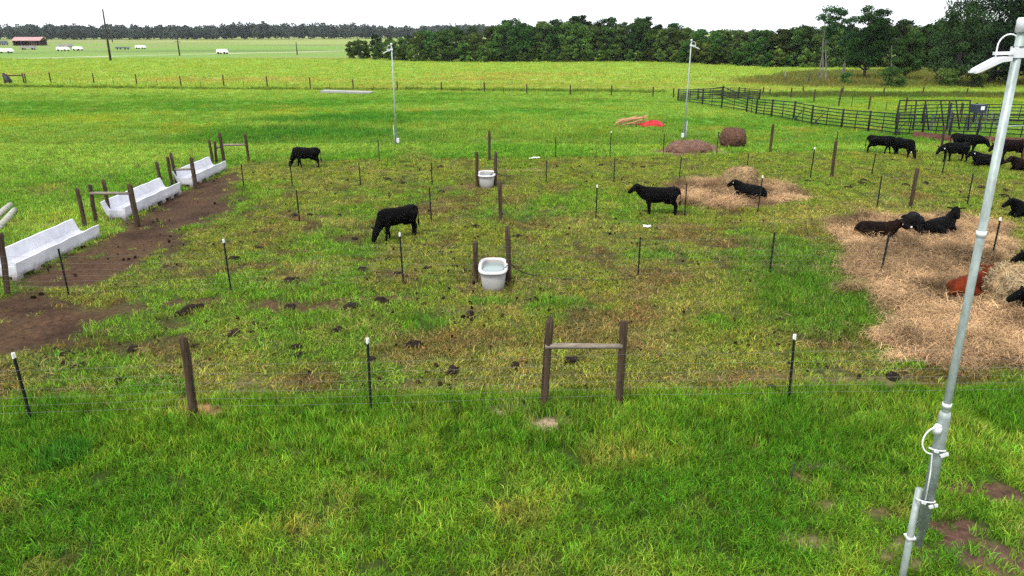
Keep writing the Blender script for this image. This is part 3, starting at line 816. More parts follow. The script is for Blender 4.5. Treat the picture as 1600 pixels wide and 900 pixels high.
# ------------------------------------------------------------------ water tanks
def tank(label, px, py, floatx=.33):
    p = ground_at(px, py)
    t = thing('water_tank', label, 'water tank', (p.x, p.y + .62, p.z - .01), 0, 'oval water tanks under the fences')
    def ring(w, l, z, n=40):
        r = []
        for k in range(n):
            a = 2 * math.pi * k / n; c, s_ = math.cos(a), math.sin(a); e = .62
            r.append((w / 2 * math.copysign(abs(c) ** e, c), l / 2 * math.copysign(abs(s_) ** e, s_), z))
        return r
    def loft(rings, close=True):
        b = MB(); n = len(rings[0]); vs = [q for r in rings for q in r]; fs = []
        for i in range(len(rings) - 1):
            for k in range(n): fs.append((i * n + k, i * n + (k + 1) % n, (i + 1) * n + (k + 1) % n, (i + 1) * n + k))
        if close: fs.append(tuple(range((len(rings) - 1) * n, len(rings) * n)))
        return b.add(vs, fs)
    W, L, H = .80, 1.42, .60
    ob('shell', loft([ring(.60, 1.20, 0), ring(.62, 1.22, .03), ring(.75, 1.36, H - .04), ring(.66, 1.26, H - .03), ring(.52, 1.10, .06)]).mesh('shell', M['tank'], True), t)
    ob('rim', loft([ring(W - .05, L - .05, H - .05), ring(W + .03, L + .03, H - .05), ring(W + .04, L + .04, H - .01), ring(W + .01, L + .01, H + .02), ring(W - .13, L - .14, H + .02), ring(W - .15, L - .16, H - .03)], False).mesh('rim', M['tank_rim'], True), t)
    b = MB(); r = ring(.635, 1.235, H - .11); b.add(r, [tuple(range(len(r)))])
    ob('water', b.mesh('water', M['water']), t)
    f = MB(); f.tube([(floatx, -.28, H - .12), (floatx, -.28, H - .03), (floatx, -.28, H + .02)], [.055, .06, .02], 10); f.tube([(floatx, -.28, H + .0), (floatx + .06, -.2, H + .07), (floatx + .14, -.16, H + .05)], .015, 6)
    ob('float_valve', f.mesh('float_valve', M['black'], True), t)
    return t
Nw = NT('tank_water'); Nw.b.inputs['Base Color'].default_value = (.20, .26, .25, 1); Nw.b.inputs['Roughness'].default_value = .06; Nw.b.inputs['Specular IOR Level'].default_value = .5
nz_ = Nw.n('ShaderNodeTexNoise'); nz_.inputs['Scale'].default_value = 6; bp_ = Nw.n('ShaderNodeBump'); bp_.inputs['Strength'].default_value = .05
Nw.l(nz_.outputs['Fac'], bp_.inputs['Height']); Nw.l(bp_.outputs[0], Nw.b.inputs['Normal']); M['water'] = Nw.m
tank('nearer white water tank between two wooden posts', 770, 456)
tank('farther, smaller-looking white water tank between two wooden posts', 760, 294, .22)

def hose(name, label, pxs, r=.016, matl=None):
    P = [ground_at(*q) for q in pxs]; p0 = P[0]
    t = tag(ob(name, None, None, p0), label, 'hose')
    pts = []
    for i, q in enumerate(P):
        z = .03
        if i == 0: z = .62
        if i == 1: z = .25
        pts.append(q - p0 + Vector((0, 0, z)))
    # smooth
    out = []
    for i in range(len(pts) - 1):
        a, b, c, d = pts[max(i - 1, 0)], pts[i], pts[i + 1], pts[min(i + 2, len(pts) - 1)]
        for k in range(6):
            u = k / 6; out.append(.5 * ((2 * b) + (c - a) * u + (2 * a - 5 * b + 4 * c - d) * u * u + (3 * b - a - 3 * c + d) * u ** 3))
    out.append(pts[-1])
    b = MB(); b.tube(out, r, 6); me = b.mesh('pipe', matl or M['black'], True)
    ob('pipe', me, t)
hose('water_hose', 'black water pipe lying in the grass right of the nearer tank', [(797, 441), (815, 436), (850, 434), (890, 437), (940, 439), (1000, 436)])
hose('water_hose', 'black water pipe lying right of the farther tank', [(776, 290), (786, 282), (800, 275), (822, 274)], .02)

# ------------------------------------------------------------------ light poles
def arc(c, r, a0, a1, n, plane='xz', sx=1):
    return [(c[0] + sx * r * math.cos(a0 + (a1 - a0) * k / n), c[1], c[2] + r * math.sin(a0 + (a1 - a0) * k / n)) for k in range(n + 1)]

def lamp_head(t, H, s, k=1.0):
    """bracket arm, tilted lamp head and its cable loop; s = side it points to"""
    b = MB(); b.box((s * .20 * k, 0, H - .34 * k), (.30 * k, .07 * k, .045 * k)); ob('arm', b.mesh('arm', M['white_metal']), t)
    b = MB(); b.box((0, 0, H - .33 * k), (.15 * k, .14 * k, .16 * k)); ob('bracket', b.mesh('bracket', M['white_metal']), t)
    b = MB(); b.tube([(0, 0, H - .262 * k), (0, 0, H - .246 * k)], .08 * k, 14); ob('clamp_band', b.mesh('clamp_band', M['plate'], False), t)
    # head: flat tapering shell in two angled pieces
    b = MB()
    sec = [(-.05, .20, .06), (.14, .23, .07), (.17, .23, .07), (.46, .21, .055), (.50, .16, .04)]
    path = [(.12, -.42), (.27, -.43), (.32, -.45), (.58, -.58), (.62, -.60)]
    vs = []; 
    for (u, w, h), (xx, zz) in zip(sec, path):
        vs += [(s * xx * k, -w / 2 * k, H + (zz + h / 2) * k), (s * xx * k, w / 2 * k, H + (zz + h / 2) * k), (s * xx * k, w / 2 * k, H + (zz - h / 2) * k), (s * xx * k, -w / 2 * k, H + (zz - h / 2) * k)]
    fs = [(0, 1, 2, 3), (16, 19, 18, 17)]
    for i in range(4):
        for j in range(4): fs.append((i * 4 + j, i * 4 + (j + 1) % 4, i * 4 + 4 + (j + 1) % 4, i * 4 + 4 + j))
    b.add(vs, fs); hd = ob('lamp_head', b.mesh('lamp_head', M['white_metal']), t)
    b = MB(); q = Matrix.Rotation(s * R(26.5), 3, 'Y'); b.box((s * .44 * k, 0, H - .553 * k), (.24 * k, .17 * k, .02 * k), q)
    ob('lens', b.mesh('lens', M['lens']), hd)
    b = MB(); b.box((s * .65 * k, 0, H - .598 * k), (.06 * k, .05 * k, .025 * k)); ob('sensor', b.mesh('sensor', M['white_metal']), hd)
    b = MB(); b.tube([(s * .32 * k, .0, H - .42 * k), (s * .32 * k, 0, H - .30 * k)] + [(s * (.16 + .16 * math.cos(a)) * k, 0, H + (-.24 + .17 * math.sin(a)) * k) for a in [math.pi * i / 12 for i in range(13)]] + [(s * .01 * k, 0, H - .32 * k)], .011 * k, 8)
    ob('cable', b.mesh('cable', M['white_cord'], True), t)
M['lens'] = mat('lamp_lens', (.38, .33, .08), .3, var=.1)

px_, py_ = 4.90, 7.05
pz_ = float(gz(px_, py_))
lp = thing('light_pole', 'galvanised light pole standing close by at the right, with a white lamp and cable', 'light pole', (px_, py_, pz_))
lp.rotation_euler = (0, R(-1.5), 0)
H_ = 6.93 - pz_
b = MB(); b.tube([(0, 0, 1.05), (0, 0, 3.9), (.0, 0, H_ - .1)], [.041, .040, .039], 20); ob('upper_tube', b.mesh('upper_tube', M['galv'], True), lp)
b = MB(); b.tube([(0, 0, 4.88), (0, 0, 4.94)], .047, 20); ob('joint_ring', b.mesh('joint_ring', M['white_metal'], True), lp)
b = MB(); b.tube([(0, 0, 2.92), (0, 0, 2.97)], .048, 20); ob('joint_ring', b.mesh('joint_ring', M['white_metal'], True), lp)
b = MB(); b.tube([(0, 0, 1.30), (0, 0, 2.80), (0, 0, 2.86)], [.062, .062, .052], 20); ob('sleeve', b.mesh('sleeve', M['galv_dull'], True), lp)
b = MB(); b.tube([(-.078, .07, -.4), (-.078, .07, 1.80)], .040, 18); ob('ground_post', b.mesh('ground_post', M['galv_dull'], True), lp)
for z in (1.70, 2.38):
    cx, rx_, ry_ = (-.03, .100, .085) if z < 2 else (-.01, .082, .076)
    b = MB()
    b.tube([(cx + rx_ * math.cos(a), -.005 + ry_ * math.sin(a), z + .03 * math.cos(a + 2)) for a in [2 * math.pi * i / 18 for i in range(19)]], .009, 6, False)
    ob('clamp', b.mesh('clamp', M['white_metal'], True), lp)
    for (ux, uz, ww) in ((cx - rx_ * .7, .03, .045), (cx + .02, -.03, .05), (cx + rx_ * .75, -.015, .035)):
        b = MB(); b.box((ux, -.005 - ry_ - .004, z + uz), (ww, .02, .035), Matrix.Rotation(uz * 12, 3, 'Y')); ob('clamp_bolt', b.mesh('clamp_bolt', M['white_metal']), lp)
b = MB(); b.box((-.078, .07, 1.12), (.105, .105, .02)); ob('clamp', b.mesh('clamp', M['white_metal']), lp)
b = MB(); b.tube([(-.085, -.05, 2.62), (-.085, -.05, 2.71)], .045, 16); b.tube([(-.085, -.05, 2.712), (-.085, -.05, 2.73)], [.045, .025], 16); ob('junction_box', b.mesh('junction_box', M['white_metal'], True), lp)
b = MB(); b.tube([(-.06 + .13 * math.cos(a) * 1.0 - .05, -.075, 2.54 + .17 * math.sin(a)) for a in [R(75) + R(195) * i / 14 for i in range(15)]] + [(-.072, -.06, 2.1), (-.075, -.07, 1.75)], .009, 6); ob('cable', b.mesh('cable', M['white_cord'], True), lp)
b = MB(); b.tube([(0, 0, H_ - .13), (0, 0, H_ - .02), (0, 0, H_)], [.056, .056, .045], 18); ob('cap', b.mesh('cap', M['white_metal'], True), lp)
lamp_head(lp, H_ - .10, -1, .62)

def far_pole(label, px, py, top, s, boxside):
    p = ground_at(px, py); h = height_of(p, top)
    t = thing('light_pole', label, 'light pole', p, 0)
    b = MB(); b.tube([(0, 0, -.4), (0, 0, h * .5), (0, 0, h)], [.05, .044, .038], 12); ob('tube', b.mesh('tube', M['galv'], True), t)
    b = MB(); b.tube([(0, 0, h - .1), (0, 0, h + .02)], .06, 12); ob('cap', b.mesh('cap', M['white_metal'], True), t)
    b = MB(); b.box((boxside * .10, -.06, .36), (.16, .14, .26)); ob('junction_box', b.mesh('junction_box', M['white_metal']), t)
    b = MB(); b.tube([(-.14 * boxside, 0, -.3), (-.14 * boxside, 0, 1.3)], .03, 8); ob('ground_post', b.mesh('ground_post', M['galv_dull'], True), t)
    lamp_head(t, h - .05, s, .85)
far_pole('tall thin light pole in the middle of the pasture, left of the trees\' centre', 620, 228, 68, -1, 1)
far_pole('tall thin light pole beside the old brown hay, in front of the corral', 1068, 220, 62, 1, -1)

# ------------------------------------------------------------------ hay bales and heaps
def lump(name, label, p, w, l, h, matl, seed, straw=0, strawcol=(.5, .36, .2), roundness=.6, cyl=False, cat='hay bale', rz=0):
    rg = np.random.default_rng(seed)
    t = thing(name, label, cat, p, rz)
    bm = bmesh.new(); bmesh.ops.create_icosphere(bm, subdivisions=5, radius=1)
    co = np.array([v.co for v in bm.verts])
    if cyl:      # a round bale lying on its side, axis along x
        e = .78
        x = np.sign(co[:, 0]) * np.abs(co[:, 0]) ** e
        rr = np.sqrt(co[:, 1] ** 2 + co[:, 2] ** 2) + 1e-6; k = np.minimum(1, rr ** e) / rr
        q = np.stack([x * w / 2, co[:, 1] * k * l / 2, co[:, 2] * k * h / 2], 1)
        q[:, 2] += h / 2 * .93
    else:
        q = np.sign(co) * np.abs(co) ** roundness
        q = q * np.array((w / 2, l / 2, h)); q[:, 2] = np.where(q[:, 2] < 0, q[:, 2] * .05, q[:, 2])
    n1 = fbm(q[:, 0] + q[:, 2] * 1.7, q[:, 1] - q[:, 2] * .9, .6, seed, 4) - .5
    n2 = fbm(q[:, 0] * 1.1 - q[:, 2], q[:, 1] + q[:, 2] * 1.3, .18, seed + 5, 3) - .5
    q = q + co * (n1 * (.16 if cyl else .34) + n2 * (.08 if cyl else .16))[:, None] * min(w, h)
    q[:, 2] = np.maximum(q[:, 2], -.06)
    for v, c in zip(bm.verts, q): v.co = c
    me = bpy.data.meshes.new('heap'); bm.to_mesh(me); bm.free(); me.materials.append(matl); me.shade_smooth()
    ob('heap', me, t)
    if straw:
        me.calc_loop_triangles() if False else None
        idx = rg.integers(0, len(q), straw); V = []; F = []; S = []
        nrm = np.array([v.normal for v in me.vertices])
        for i in idx:
            c = q[i] + nrm[i] * rg.uniform(-.01, .05)
            d = rg.normal(0, 1, 3); d -= nrm[i] * d.dot(nrm[i]) * .75; d[2] -= .45; d /= np.linalg.norm(d); l_ = rg.uniform(.08, .28) / 2
            pp = np.cross(d, nrm[i]); pp /= (np.linalg.norm(pp) + 1e-6); pp *= .008
            b0 = len(V); V += [c - d * l_ - pp, c - d * l_ + pp, c + d * l_ + pp, c + d * l_ - pp]; F.append((b0, b0 + 1, b0 + 2, b0 + 3))
            v = rg.uniform(.55, 1.3); S += [(strawcol[0] * v, strawcol[1] * v, strawcol[2] * v, 1)] * 4
        m2 = bulk('straw', np.array(V), np.array(F), M['straw_plain'])
        m2.attributes.new('shade', 'FLOAT_COLOR', 'POINT').data.foreach_set('color', np.array(S, np.float32).ravel())
        o = ob('straw', m2, t); o['kind'] = 'stuff'
    return t
M['straw_plain'] = leaf_mat('bale_straw', .12, False, (1, 1, 1), .02)
lump('hay_bale', 'torn tan hay bale behind the lying black cow, on the smaller hay patch', ground_at(1156, 290), 1.55, 1.2, .92, M['hay'], 3, 4200, (.50, .36, .19), .62)
lump('hay_bale', 'large torn pale hay bale at the right edge, on the larger hay patch', ground_at(1596, 482), 1.85, 1.5, 1.12, M['hay'], 5, 7000, (.56, .43, .25), .66)
lump('hay_bale', 'old dark brown round hay bale behind the farthest pen fence', ground_at(1144, 231), 1.5, 1.4, 1.22, M['oldhay'], 8, 2500, (.11, .06, .04), .6, True)
lump('hay_heap', 'low brown heap of rotten hay at the foot of a light pole', ground_at(1076, 237), 2.7, 1.6, .62, M['mulch'], 9, 1500, (.16, .09, .065), .9, False, 'hay heap')

# ------------------------------------------------------------------ cows
def cow_mesh(name, pose, matl, hyaw=0.0, hpitch=0.0, seed=0, face=False):
    """one continuous body, facing +X, hooves (or belly) on z = 0"""
    E = []     # ellipsoids: centre, half sizes
    def chain(pts, yw=1.0, zw=1.0, xw=1.0):
        for (a, ra), (c, rc) in zip(pts[:-1], pts[1:]):
            a, c = Vector(a), Vector(c); n = max(2, int((a - c).length / (min(ra, rc) * .35)) + 1)
            for i in range(n + 1):
                u = i / n; E.append((a.lerp(c, u), ((ra + (rc - ra) * u) * xw, (ra + (rc - ra) * u) * yw, (ra + (rc - ra) * u) * zw)))
    def trunk(st):
        for s0, s1 in zip(st[:-1], st[1:]):
            n = max(2, int(abs(s1[0] - s0[0]) / .045) + 1)
            for i in range(n + 1):
                u = i / n; v = [p + (q - p) * u for p, q in zip(s0, s1)]
                E.append((Vector((v[0], 0, v[1])), (.11, v[2], v[3])))
    down = pose.startswith('lie')
    if not down:
        trunk([(-.74, .98, .13, .15), (-.66, .95, .20, .24), (-.50, .92, .245, .28), (-.25, .86, .265, .31), (.05, .835, .285, .335), (.30, .845, .265, .345), (.50, .89, .215, .315), (.64, .93, .165, .25), (.74, .95, .12, .19)])
        E.append((Vector((-.58, .14, 1.10)), (.10, .07, .08))); E.append((Vector((-.58, -.14, 1.10)), (.10, .07, .08)))
        rg = random.Random(seed)
        for s in (-1, 1):
            st = rg.uniform(-.09, .09); sf = rg.uniform(-.10, .10)
            if pose == 'graze': sf = .16 * s * (1 if seed % 2 else -1)
            chain([((.50, .15 * s, .86), .14), ((.48 + sf * .3, .16 * s, .60), .105), ((.48 + sf * .7, .15 * s, .36), .058), ((.47 + sf, .15 * s, .12), .044), ((.48 + sf, .15 * s, .035), .052)])
            chain([((-.52, .15 * s, .86), .20), ((-.48 + st * .3, .165 * s, .64), .145), ((-.66 + st * .7, .16 * s, .42), .068), ((-.65 + st, .16 * s, .14), .046), ((-.63 + st, .16 * s, .035), .053)])
        chain([((-.78, 0, 1.08), .035), ((-.85, .01, .92), .024), ((-.86, .02, .62), .020), ((-.85, .02, .52), .045), ((-.85, .02, .40), .030), ((-.85, .02, .32), .012)])
        chain([((-.40, .0, .56), .12), ((-.25, 0, .55), .09)])
        nb = Vector((.66, 0, 1.0))
    else:
        trunk([(-.74, .28, .16, .20), (-.62, .32, .25, .29), (-.40, .33, .31, .32), (-.10, .33, .335, .335), (.20, .35, .31, .34), (.42, .38, .25, .32), (.58, .43, .19, .26), (.68, .47, .13, .19)])
        for s in (-1, 1):
            chain([((-.48, .22 * s, .30), .20), ((-.25, .30 * s, .20), .15), ((-.10, .34 * s, .10), .085), ((-.35, .38 * s, .05), .05), ((-.50, .37 * s, .04), .045)])
            chain([((.45, .18 * s, .28), .12), ((.62, .20 * s, .11), .075), ((.68, .18 * s, .06), .06), ((.45, .22 * s, .045), .045)])
        chain([((-.80, .0, .38), .03), ((-.86, .05, .18), .022), ((-.84, .16, .05), .025), ((-.74, .30, .04), .035)])
        nb = Vector((.52, 0, .56))
    # neck and head, turned by hyaw about the neck base
    H = []
    if pose == 'stand':
        neck = [((-.04, 0, -.08), .24), ((.14, 0, .03), .19), ((.27, 0, .14), .145)]; poll = Vector((.32, 0, .21)); hp = R(34)
    elif pose == 'low':
        neck = [((-.04, 0, -.10), .23), ((.16, 0, -.13), .18), ((.30, 0, -.16), .14)]; poll = Vector((.35, 0, -.13)); hp = R(48)
    elif pose == 'graze':
        neck = [((-.04, 0, -.13), .24), ((.12, 0, -.36), .18), ((.22, 0, -.50), .14)]; poll = Vector((.29, 0, -.55)); hp = R(66)
    elif pose == 'lie_up':
        neck = [((-.04, 0, -.08), .24), ((.05, 0, .14), .19), ((.10, 0, .28), .15)]; poll = Vector((.13, 0, .37)); hp = R(28)
    elif pose == 'lie_mid':
        neck = [((-.04, 0, -.08), .23), ((.14, 0, .03), .185), ((.25, 0, .10), .15)]; poll = Vector((.29, 0, .16)); hp = R(34)
    else:        # lie_curl: head laid back along the flank
        neck = [((0, 0, -.06), .19), ((.20, 0, -.12), .145), ((.32, 0, -.20), .115)]; poll = Vector((.36, 0, -.20)); hp = R(40)
    hp += hpitch
    hd = Matrix.Rotation(hp, 3, 'Y')
    def hv(x, y, z): return poll + hd @ Vector((x, y, z))
    n0 = len(E)
    chain(neck, .82, 1.22)
    chain([(neck[-1][0], .125), (tuple(hv(-.02, 0, -.03)), .12)], .85, 1.0)
    nh = len(E)
    chain([(tuple(hv(-.03, 0, -.02)), .115), (tuple(hv(.08, 0, -.02)), .135), (tuple(hv(.20, 0, -.03)), .112), (tuple(hv(.31, 0, -.035)), .096), (tuple(hv(.36, 0, -.04)), .085)], .88, 1.0)
    E.append((hv(.36, 0, -.04), (.05, .085, .065)))
    E.append((hv(.12, 0, -.10), (.10, .06, .06)))
    for s in (-1, 1):
        for i in range(6):
            u = i / 5; E.append((hv(-.02 - .05 * u, s * (.11 + .19 * u), .04 - .03 * u), (.058 * (1 - .45 * abs(u - .4)), .045, .03)))
    HN = Matrix.Rotation(hyaw * .35, 3, 'Z'); HR = Matrix.Rotation(hyaw, 3, 'Z')
    def turn(c):      # the neck bends a little, the head turns on it
        return nb + HN @ poll + HR @ (c - poll)
    face_c = turn(hv(.2, 0, .02))
    for i in range(n0, len(E)):
        c, r = E[i]
        if i < nh: E[i] = (nb + HN @ c, r)
        else: E[i] = (turn(c), r if abs(hyaw) < .6 else (max(r[0], r[1]) * .95, max(r[0], r[1]) * .95, r[2]))
    bm = bmesh.new()
    base = bmesh.new(); bmesh.ops.create_icosphere(base, subdivisions=2, radius=1)
    bv = [v.co.copy() for v in base.verts]; bf = [[v.index for v in f.verts] for f in base.faces]; base.free()
    mb = MB()
    for c, r in E:
        mb.add([(c.x + v.x * r[0], c.y + v.y * r[1], c.z + v.z * r[2]) for v in bv], bf)
    me = bpy.data.meshes.new('tmp'); me.from_pydata(mb.v, [], mb.f)
    tmp = bpy.data.objects.new('tmp', me); COL.objects.link(tmp)
    rm = tmp.modifiers.new('r', 'REMESH'); rm.mode = 'VOXEL'; rm.voxel_size = .021
    sm = tmp.modifiers.new('s', 'SMOOTH'); sm.factor = .5; sm.iterations = 3
    dg = bpy.context.evaluated_depsgraph_get(); dg.update()
    out = bpy.data.meshes.new_from_object(tmp.evaluated_get(dg)); out.name = name
    bpy.data.objects.remove(tmp); bpy.data.meshes.remove(me)
    zs = np.empty(len(out.vertices) * 3, np.float32); out.vertices.foreach_get('co', zs); q = zs.reshape(-1, 3)
    q[:, 2] = np.maximum(q[:, 2], .0 if not down else -.02)
    if face:
        d = np.linalg.norm(q - np.array(face_c), axis=1) + (fbm(q[:, 0] * 1.0 + q[:, 2], q[:, 1], .12, 5, 2) - .5) * .10
        fa = 1 - sst(.13, .19, d)
        out.attributes.new('face', 'FLOAT', 'POINT').data.foreach_set('value', fa.astype(np.float32))
    out.vertices.foreach_set('co', q.ravel())
    out.materials.clear(); out.materials.append(matl); out.shade_smooth(); out.update()
    ears = [turn(hv(-.055, s * .265, .005)) for s in (-1, 1)]
    eyes = [turn(hv(.13, s * .112, .03)) for s in (-1, 1)]
    return out, ears, eyes, HR

tag_mesh = MB().box((0, 0, -.035), (.012, .055, .075)).mesh('ear_tag', M['tagw'])
M['eye'] = mat('dark_eye', (.004, .004, .004), .15, var=.1, spec=.6)
bm_ = bmesh.new(); bmesh.ops.create_icosphere(bm_, subdivisions=1, radius=.018); eye_mesh = bpy.data.meshes.new('eye'); bm_.to_mesh(eye_mesh); bm_.free(); eye_mesh.materials.append(M['eye'])
CACHE = {}
def cow(label, px, py, heading, pose, scale=1.0, hyaw=0, hpitch=0, coatm='coat', tags=(1,), seed=0, face=False, group='black cattle in the pens'):
    key = (pose, hyaw, hpitch, coatm, seed, face)
    if key not in CACHE: CACHE[key] = cow_mesh('body', pose, M[coatm], R(hyaw), R(hpitch), seed, face)
    me, ears, eyes, HR = CACHE[key]
    p = ground_at(px, py)
    if pose.startswith('lie'): p.z += .10 * float(land(np.array([p.x]), np.array([p.y]))[3][0] > .4)
    t = thing('cow', label, 'cow', p, R(heading), group)
    t.scale = (scale,) * 3
    ob('body', me, t)
    for i in tags:
        ob('ear_tag', tag_mesh, t, ears[i] + Vector((.02, 0, -.0)), (0, 0, R(hyaw) + .6 * (1 if i else -1)))
    for e in eyes: ob('eye', eye_mesh, t, e)
    return t
cow('black cow grazing alone at the upper left, near the far feed bunk', 481, 262, 172, 'graze', .92, 8, 0, seed=2)
cow('black cow grazing in the middle pen, left of the nearer water tank', 624, 373, 220, 'graze', .95, 0, 0, tags=(0,), seed=1)
cow('black cow standing side-on with its head raised, left of the smaller hay patch', 1029, 335, 180, 'stand', .95, 0, 0, seed=4, tags=())
cow('black cow lying against the torn tan hay bale', 1170, 312, 148, 'lie_mid', .86, 0, 0, tags=(0, 1))
cow('black cow grazing toward the right, in front of the corral panels', 1373, 240, -25, 'graze', .90, 0, 0, tags=(), seed=3)
cow('small black cow grazing head-down, right beside another grazing cow near the corral', 1410, 245, -78, 'graze', .88, 10, 0, tags=(0,), seed=2)
cow('black cow standing with lowered head, front one of the group by the corral', 1490, 254, 186, 'low', .93, 10, 0, tags=(0, 1), seed=6)
cow('black cow standing behind another, against the rusty base of the corral', 1506, 240, -42, 'low', .98, -10, 0, tags=(), seed=7)
cow('black cow lying among the group left of the near light pole', 1541, 259, 165, 'lie_mid', .95, 0, 0, tags=(1,))
cow('dark brown cow standing just behind the near light pole', 1578, 252, 178, 'low', 1.02, 0, 0, 'coat_brown', tags=(), seed=8)
cow('dark cow lying at the right edge beside the red corral post', 1602, 268, 170, 'lie_mid', .95, 0, 0, 'coat_brown', tags=(0,))
cow('brownish black cow lying on hay, leftmost of three resting together', 1368, 373, -30, 'lie_mid', .84, 25, 0, 'coat_brown', tags=(0, 1))
cow('round-backed black cow lying in the middle of three resting together', 1425, 362, 248, 'lie_curl', .95, 30, 0, tags=(0, 1))
cow('black cow lying with neck upright and ears out, rightmost of three resting together', 1466, 368, 24, 'lie_up', .92, -125, 10, tags=())
cow('black cow lying in green grass at the right edge', 1606, 340, 176, 'lie_mid', .92, 0, 0, tags=(0,))
cow('red brown cow with a pale face lying on hay behind the near pole', 1514, 468, 24, 'lie_mid', .90, 30, 0, 'coat_red', tags=(), face=True)
cow('black cow at the lower right edge with its head in the hay bale', 1643, 508, 165, 'lie_mid', .95, 0, 0, tags=())
cow('black cow mostly hidden behind the large torn hay bale', 1634, 440, 172, 'lie_mid', .92, 0, 0, tags=())

# ------------------------------------------------------------------ corral
RAILM = {}
def rail_mesh(key, r):
    if key not in RAILM:
        b = MB(); b.tube([(0, 0, 0), (1, 0, 0)], r, 6); RAILM[key] = b.mesh(key, M['panel'], True)
    return RAILM[key]
UPM = MB().tube([(0, 0, -.05), (0, 0, 1)], .032, 6).mesh('upright', M['panel'], True)
POSTM = MB().tube([(0, 0, -.2), (0, 0, 1)], .075, 8).mesh('post', M['panel'], True)
def bar(name, par, p0, A, B, mesh):
    d = B - A
    return ob(name, mesh, par, A - p0, d.to_track_quat('X', 'Z').to_euler(), (d.length, 1, 1))
def corral(label, stations, mids=1, posts=True, nr=6):
    """stations: (px, base_py, top_py); one panel between neighbours"""
    P = [(ground_at(a, b), t) for a, b, t in stations]
    p0 = P[0][0]
    f = thing('corral_fence', label, 'corral fence', p0)
    for i, (p, t) in enumerate(P):
        if posts: ob('post', POSTM, f, p - p0, (0, R(random.uniform(-1, 1)), 0), (1, 1, height_of(p, t) + .06))
    for (a, ta), (c, tc) in zip(P[:-1], P[1:]):
        ha, hc = height_of(a, ta), height_of(c, tc)
        pn = ob('panel', None, f, a - p0)
        for k in range(nr):
            u = .14 + .83 * k / (nr - 1)
            bar('rail', pn, a, a + Vector((0, 0, ha * u)), c + Vector((0, 0, hc * u)), rail_mesh('rail', .036))
        for k in range(1, mids + 1):
            u = k / (mids + 1); q = a.lerp(c, u)
            ob('upright', UPM, pn, q - a, (0, 0, 0), (1, 1, (ha + (hc - ha) * u) * .98))
    return f
corral('front line of black pipe corral panels, curving from the light pole to the cattle chute',
       [(1059, 159, 140), (1097, 166, 139), (1127, 171, 135), (1166, 176, 151), (1181, 180, 154), (1205, 183, 156), (1239, 190, 159), (1267, 196, 165), (1314, 202, 171), (1356, 206, 174), (1399, 212, 177), (1440, 214, 178), (1482, 217, 178), (1525, 219, 178), (1565, 222, 178), (1620, 226, 180)])
corral('rear line of black pipe corral panels beyond the front line',
       [(1059, 158.5, 140), (1090, 157, 139), (1127, 156, 137), (1153, 156, 137), (1186, 158, 140)], 1)
corral('rear side of the corral behind the cattle chute',
       [(1399, 195, 165), (1440, 194, 163), (1480, 193, 162), (1520, 193, 162), (1560, 193, 162), (1620, 194, 163)], 1)
def gate_foot(label, px, py):
    p = ground_at(px, py)
    t = thing('gate_stand', label, 'gate stand', p)
    b = MB()
    for a in (0.3, 2.4, 4.5): b.tube([(0, 0, .34), (.34 * math.cos(a), .34 * math.sin(a), .0)], .03, 6)
    ob('leg', b.mesh('leg', M['panel'], True), t)
    b = MB(); b.box((0, 0, .38), (.16, .16, .14)); ob('hub', b.mesh('hub', M['plate']), t)
    b = MB(); b.tube([(0, 0, .4), (.75, .35, 1.05)], .028, 6); ob('brace', b.mesh('brace', M['panel'], True), t)
gate_foot('black three-legged stand with brace at the foot of the front corral panels', 1274, 198)
gate_foot('black three-legged stand under the corral panels, left of the braced one', 1243, 191)
gate_foot('black three-legged stand at the corral, next to the grazing cows', 1401, 213)

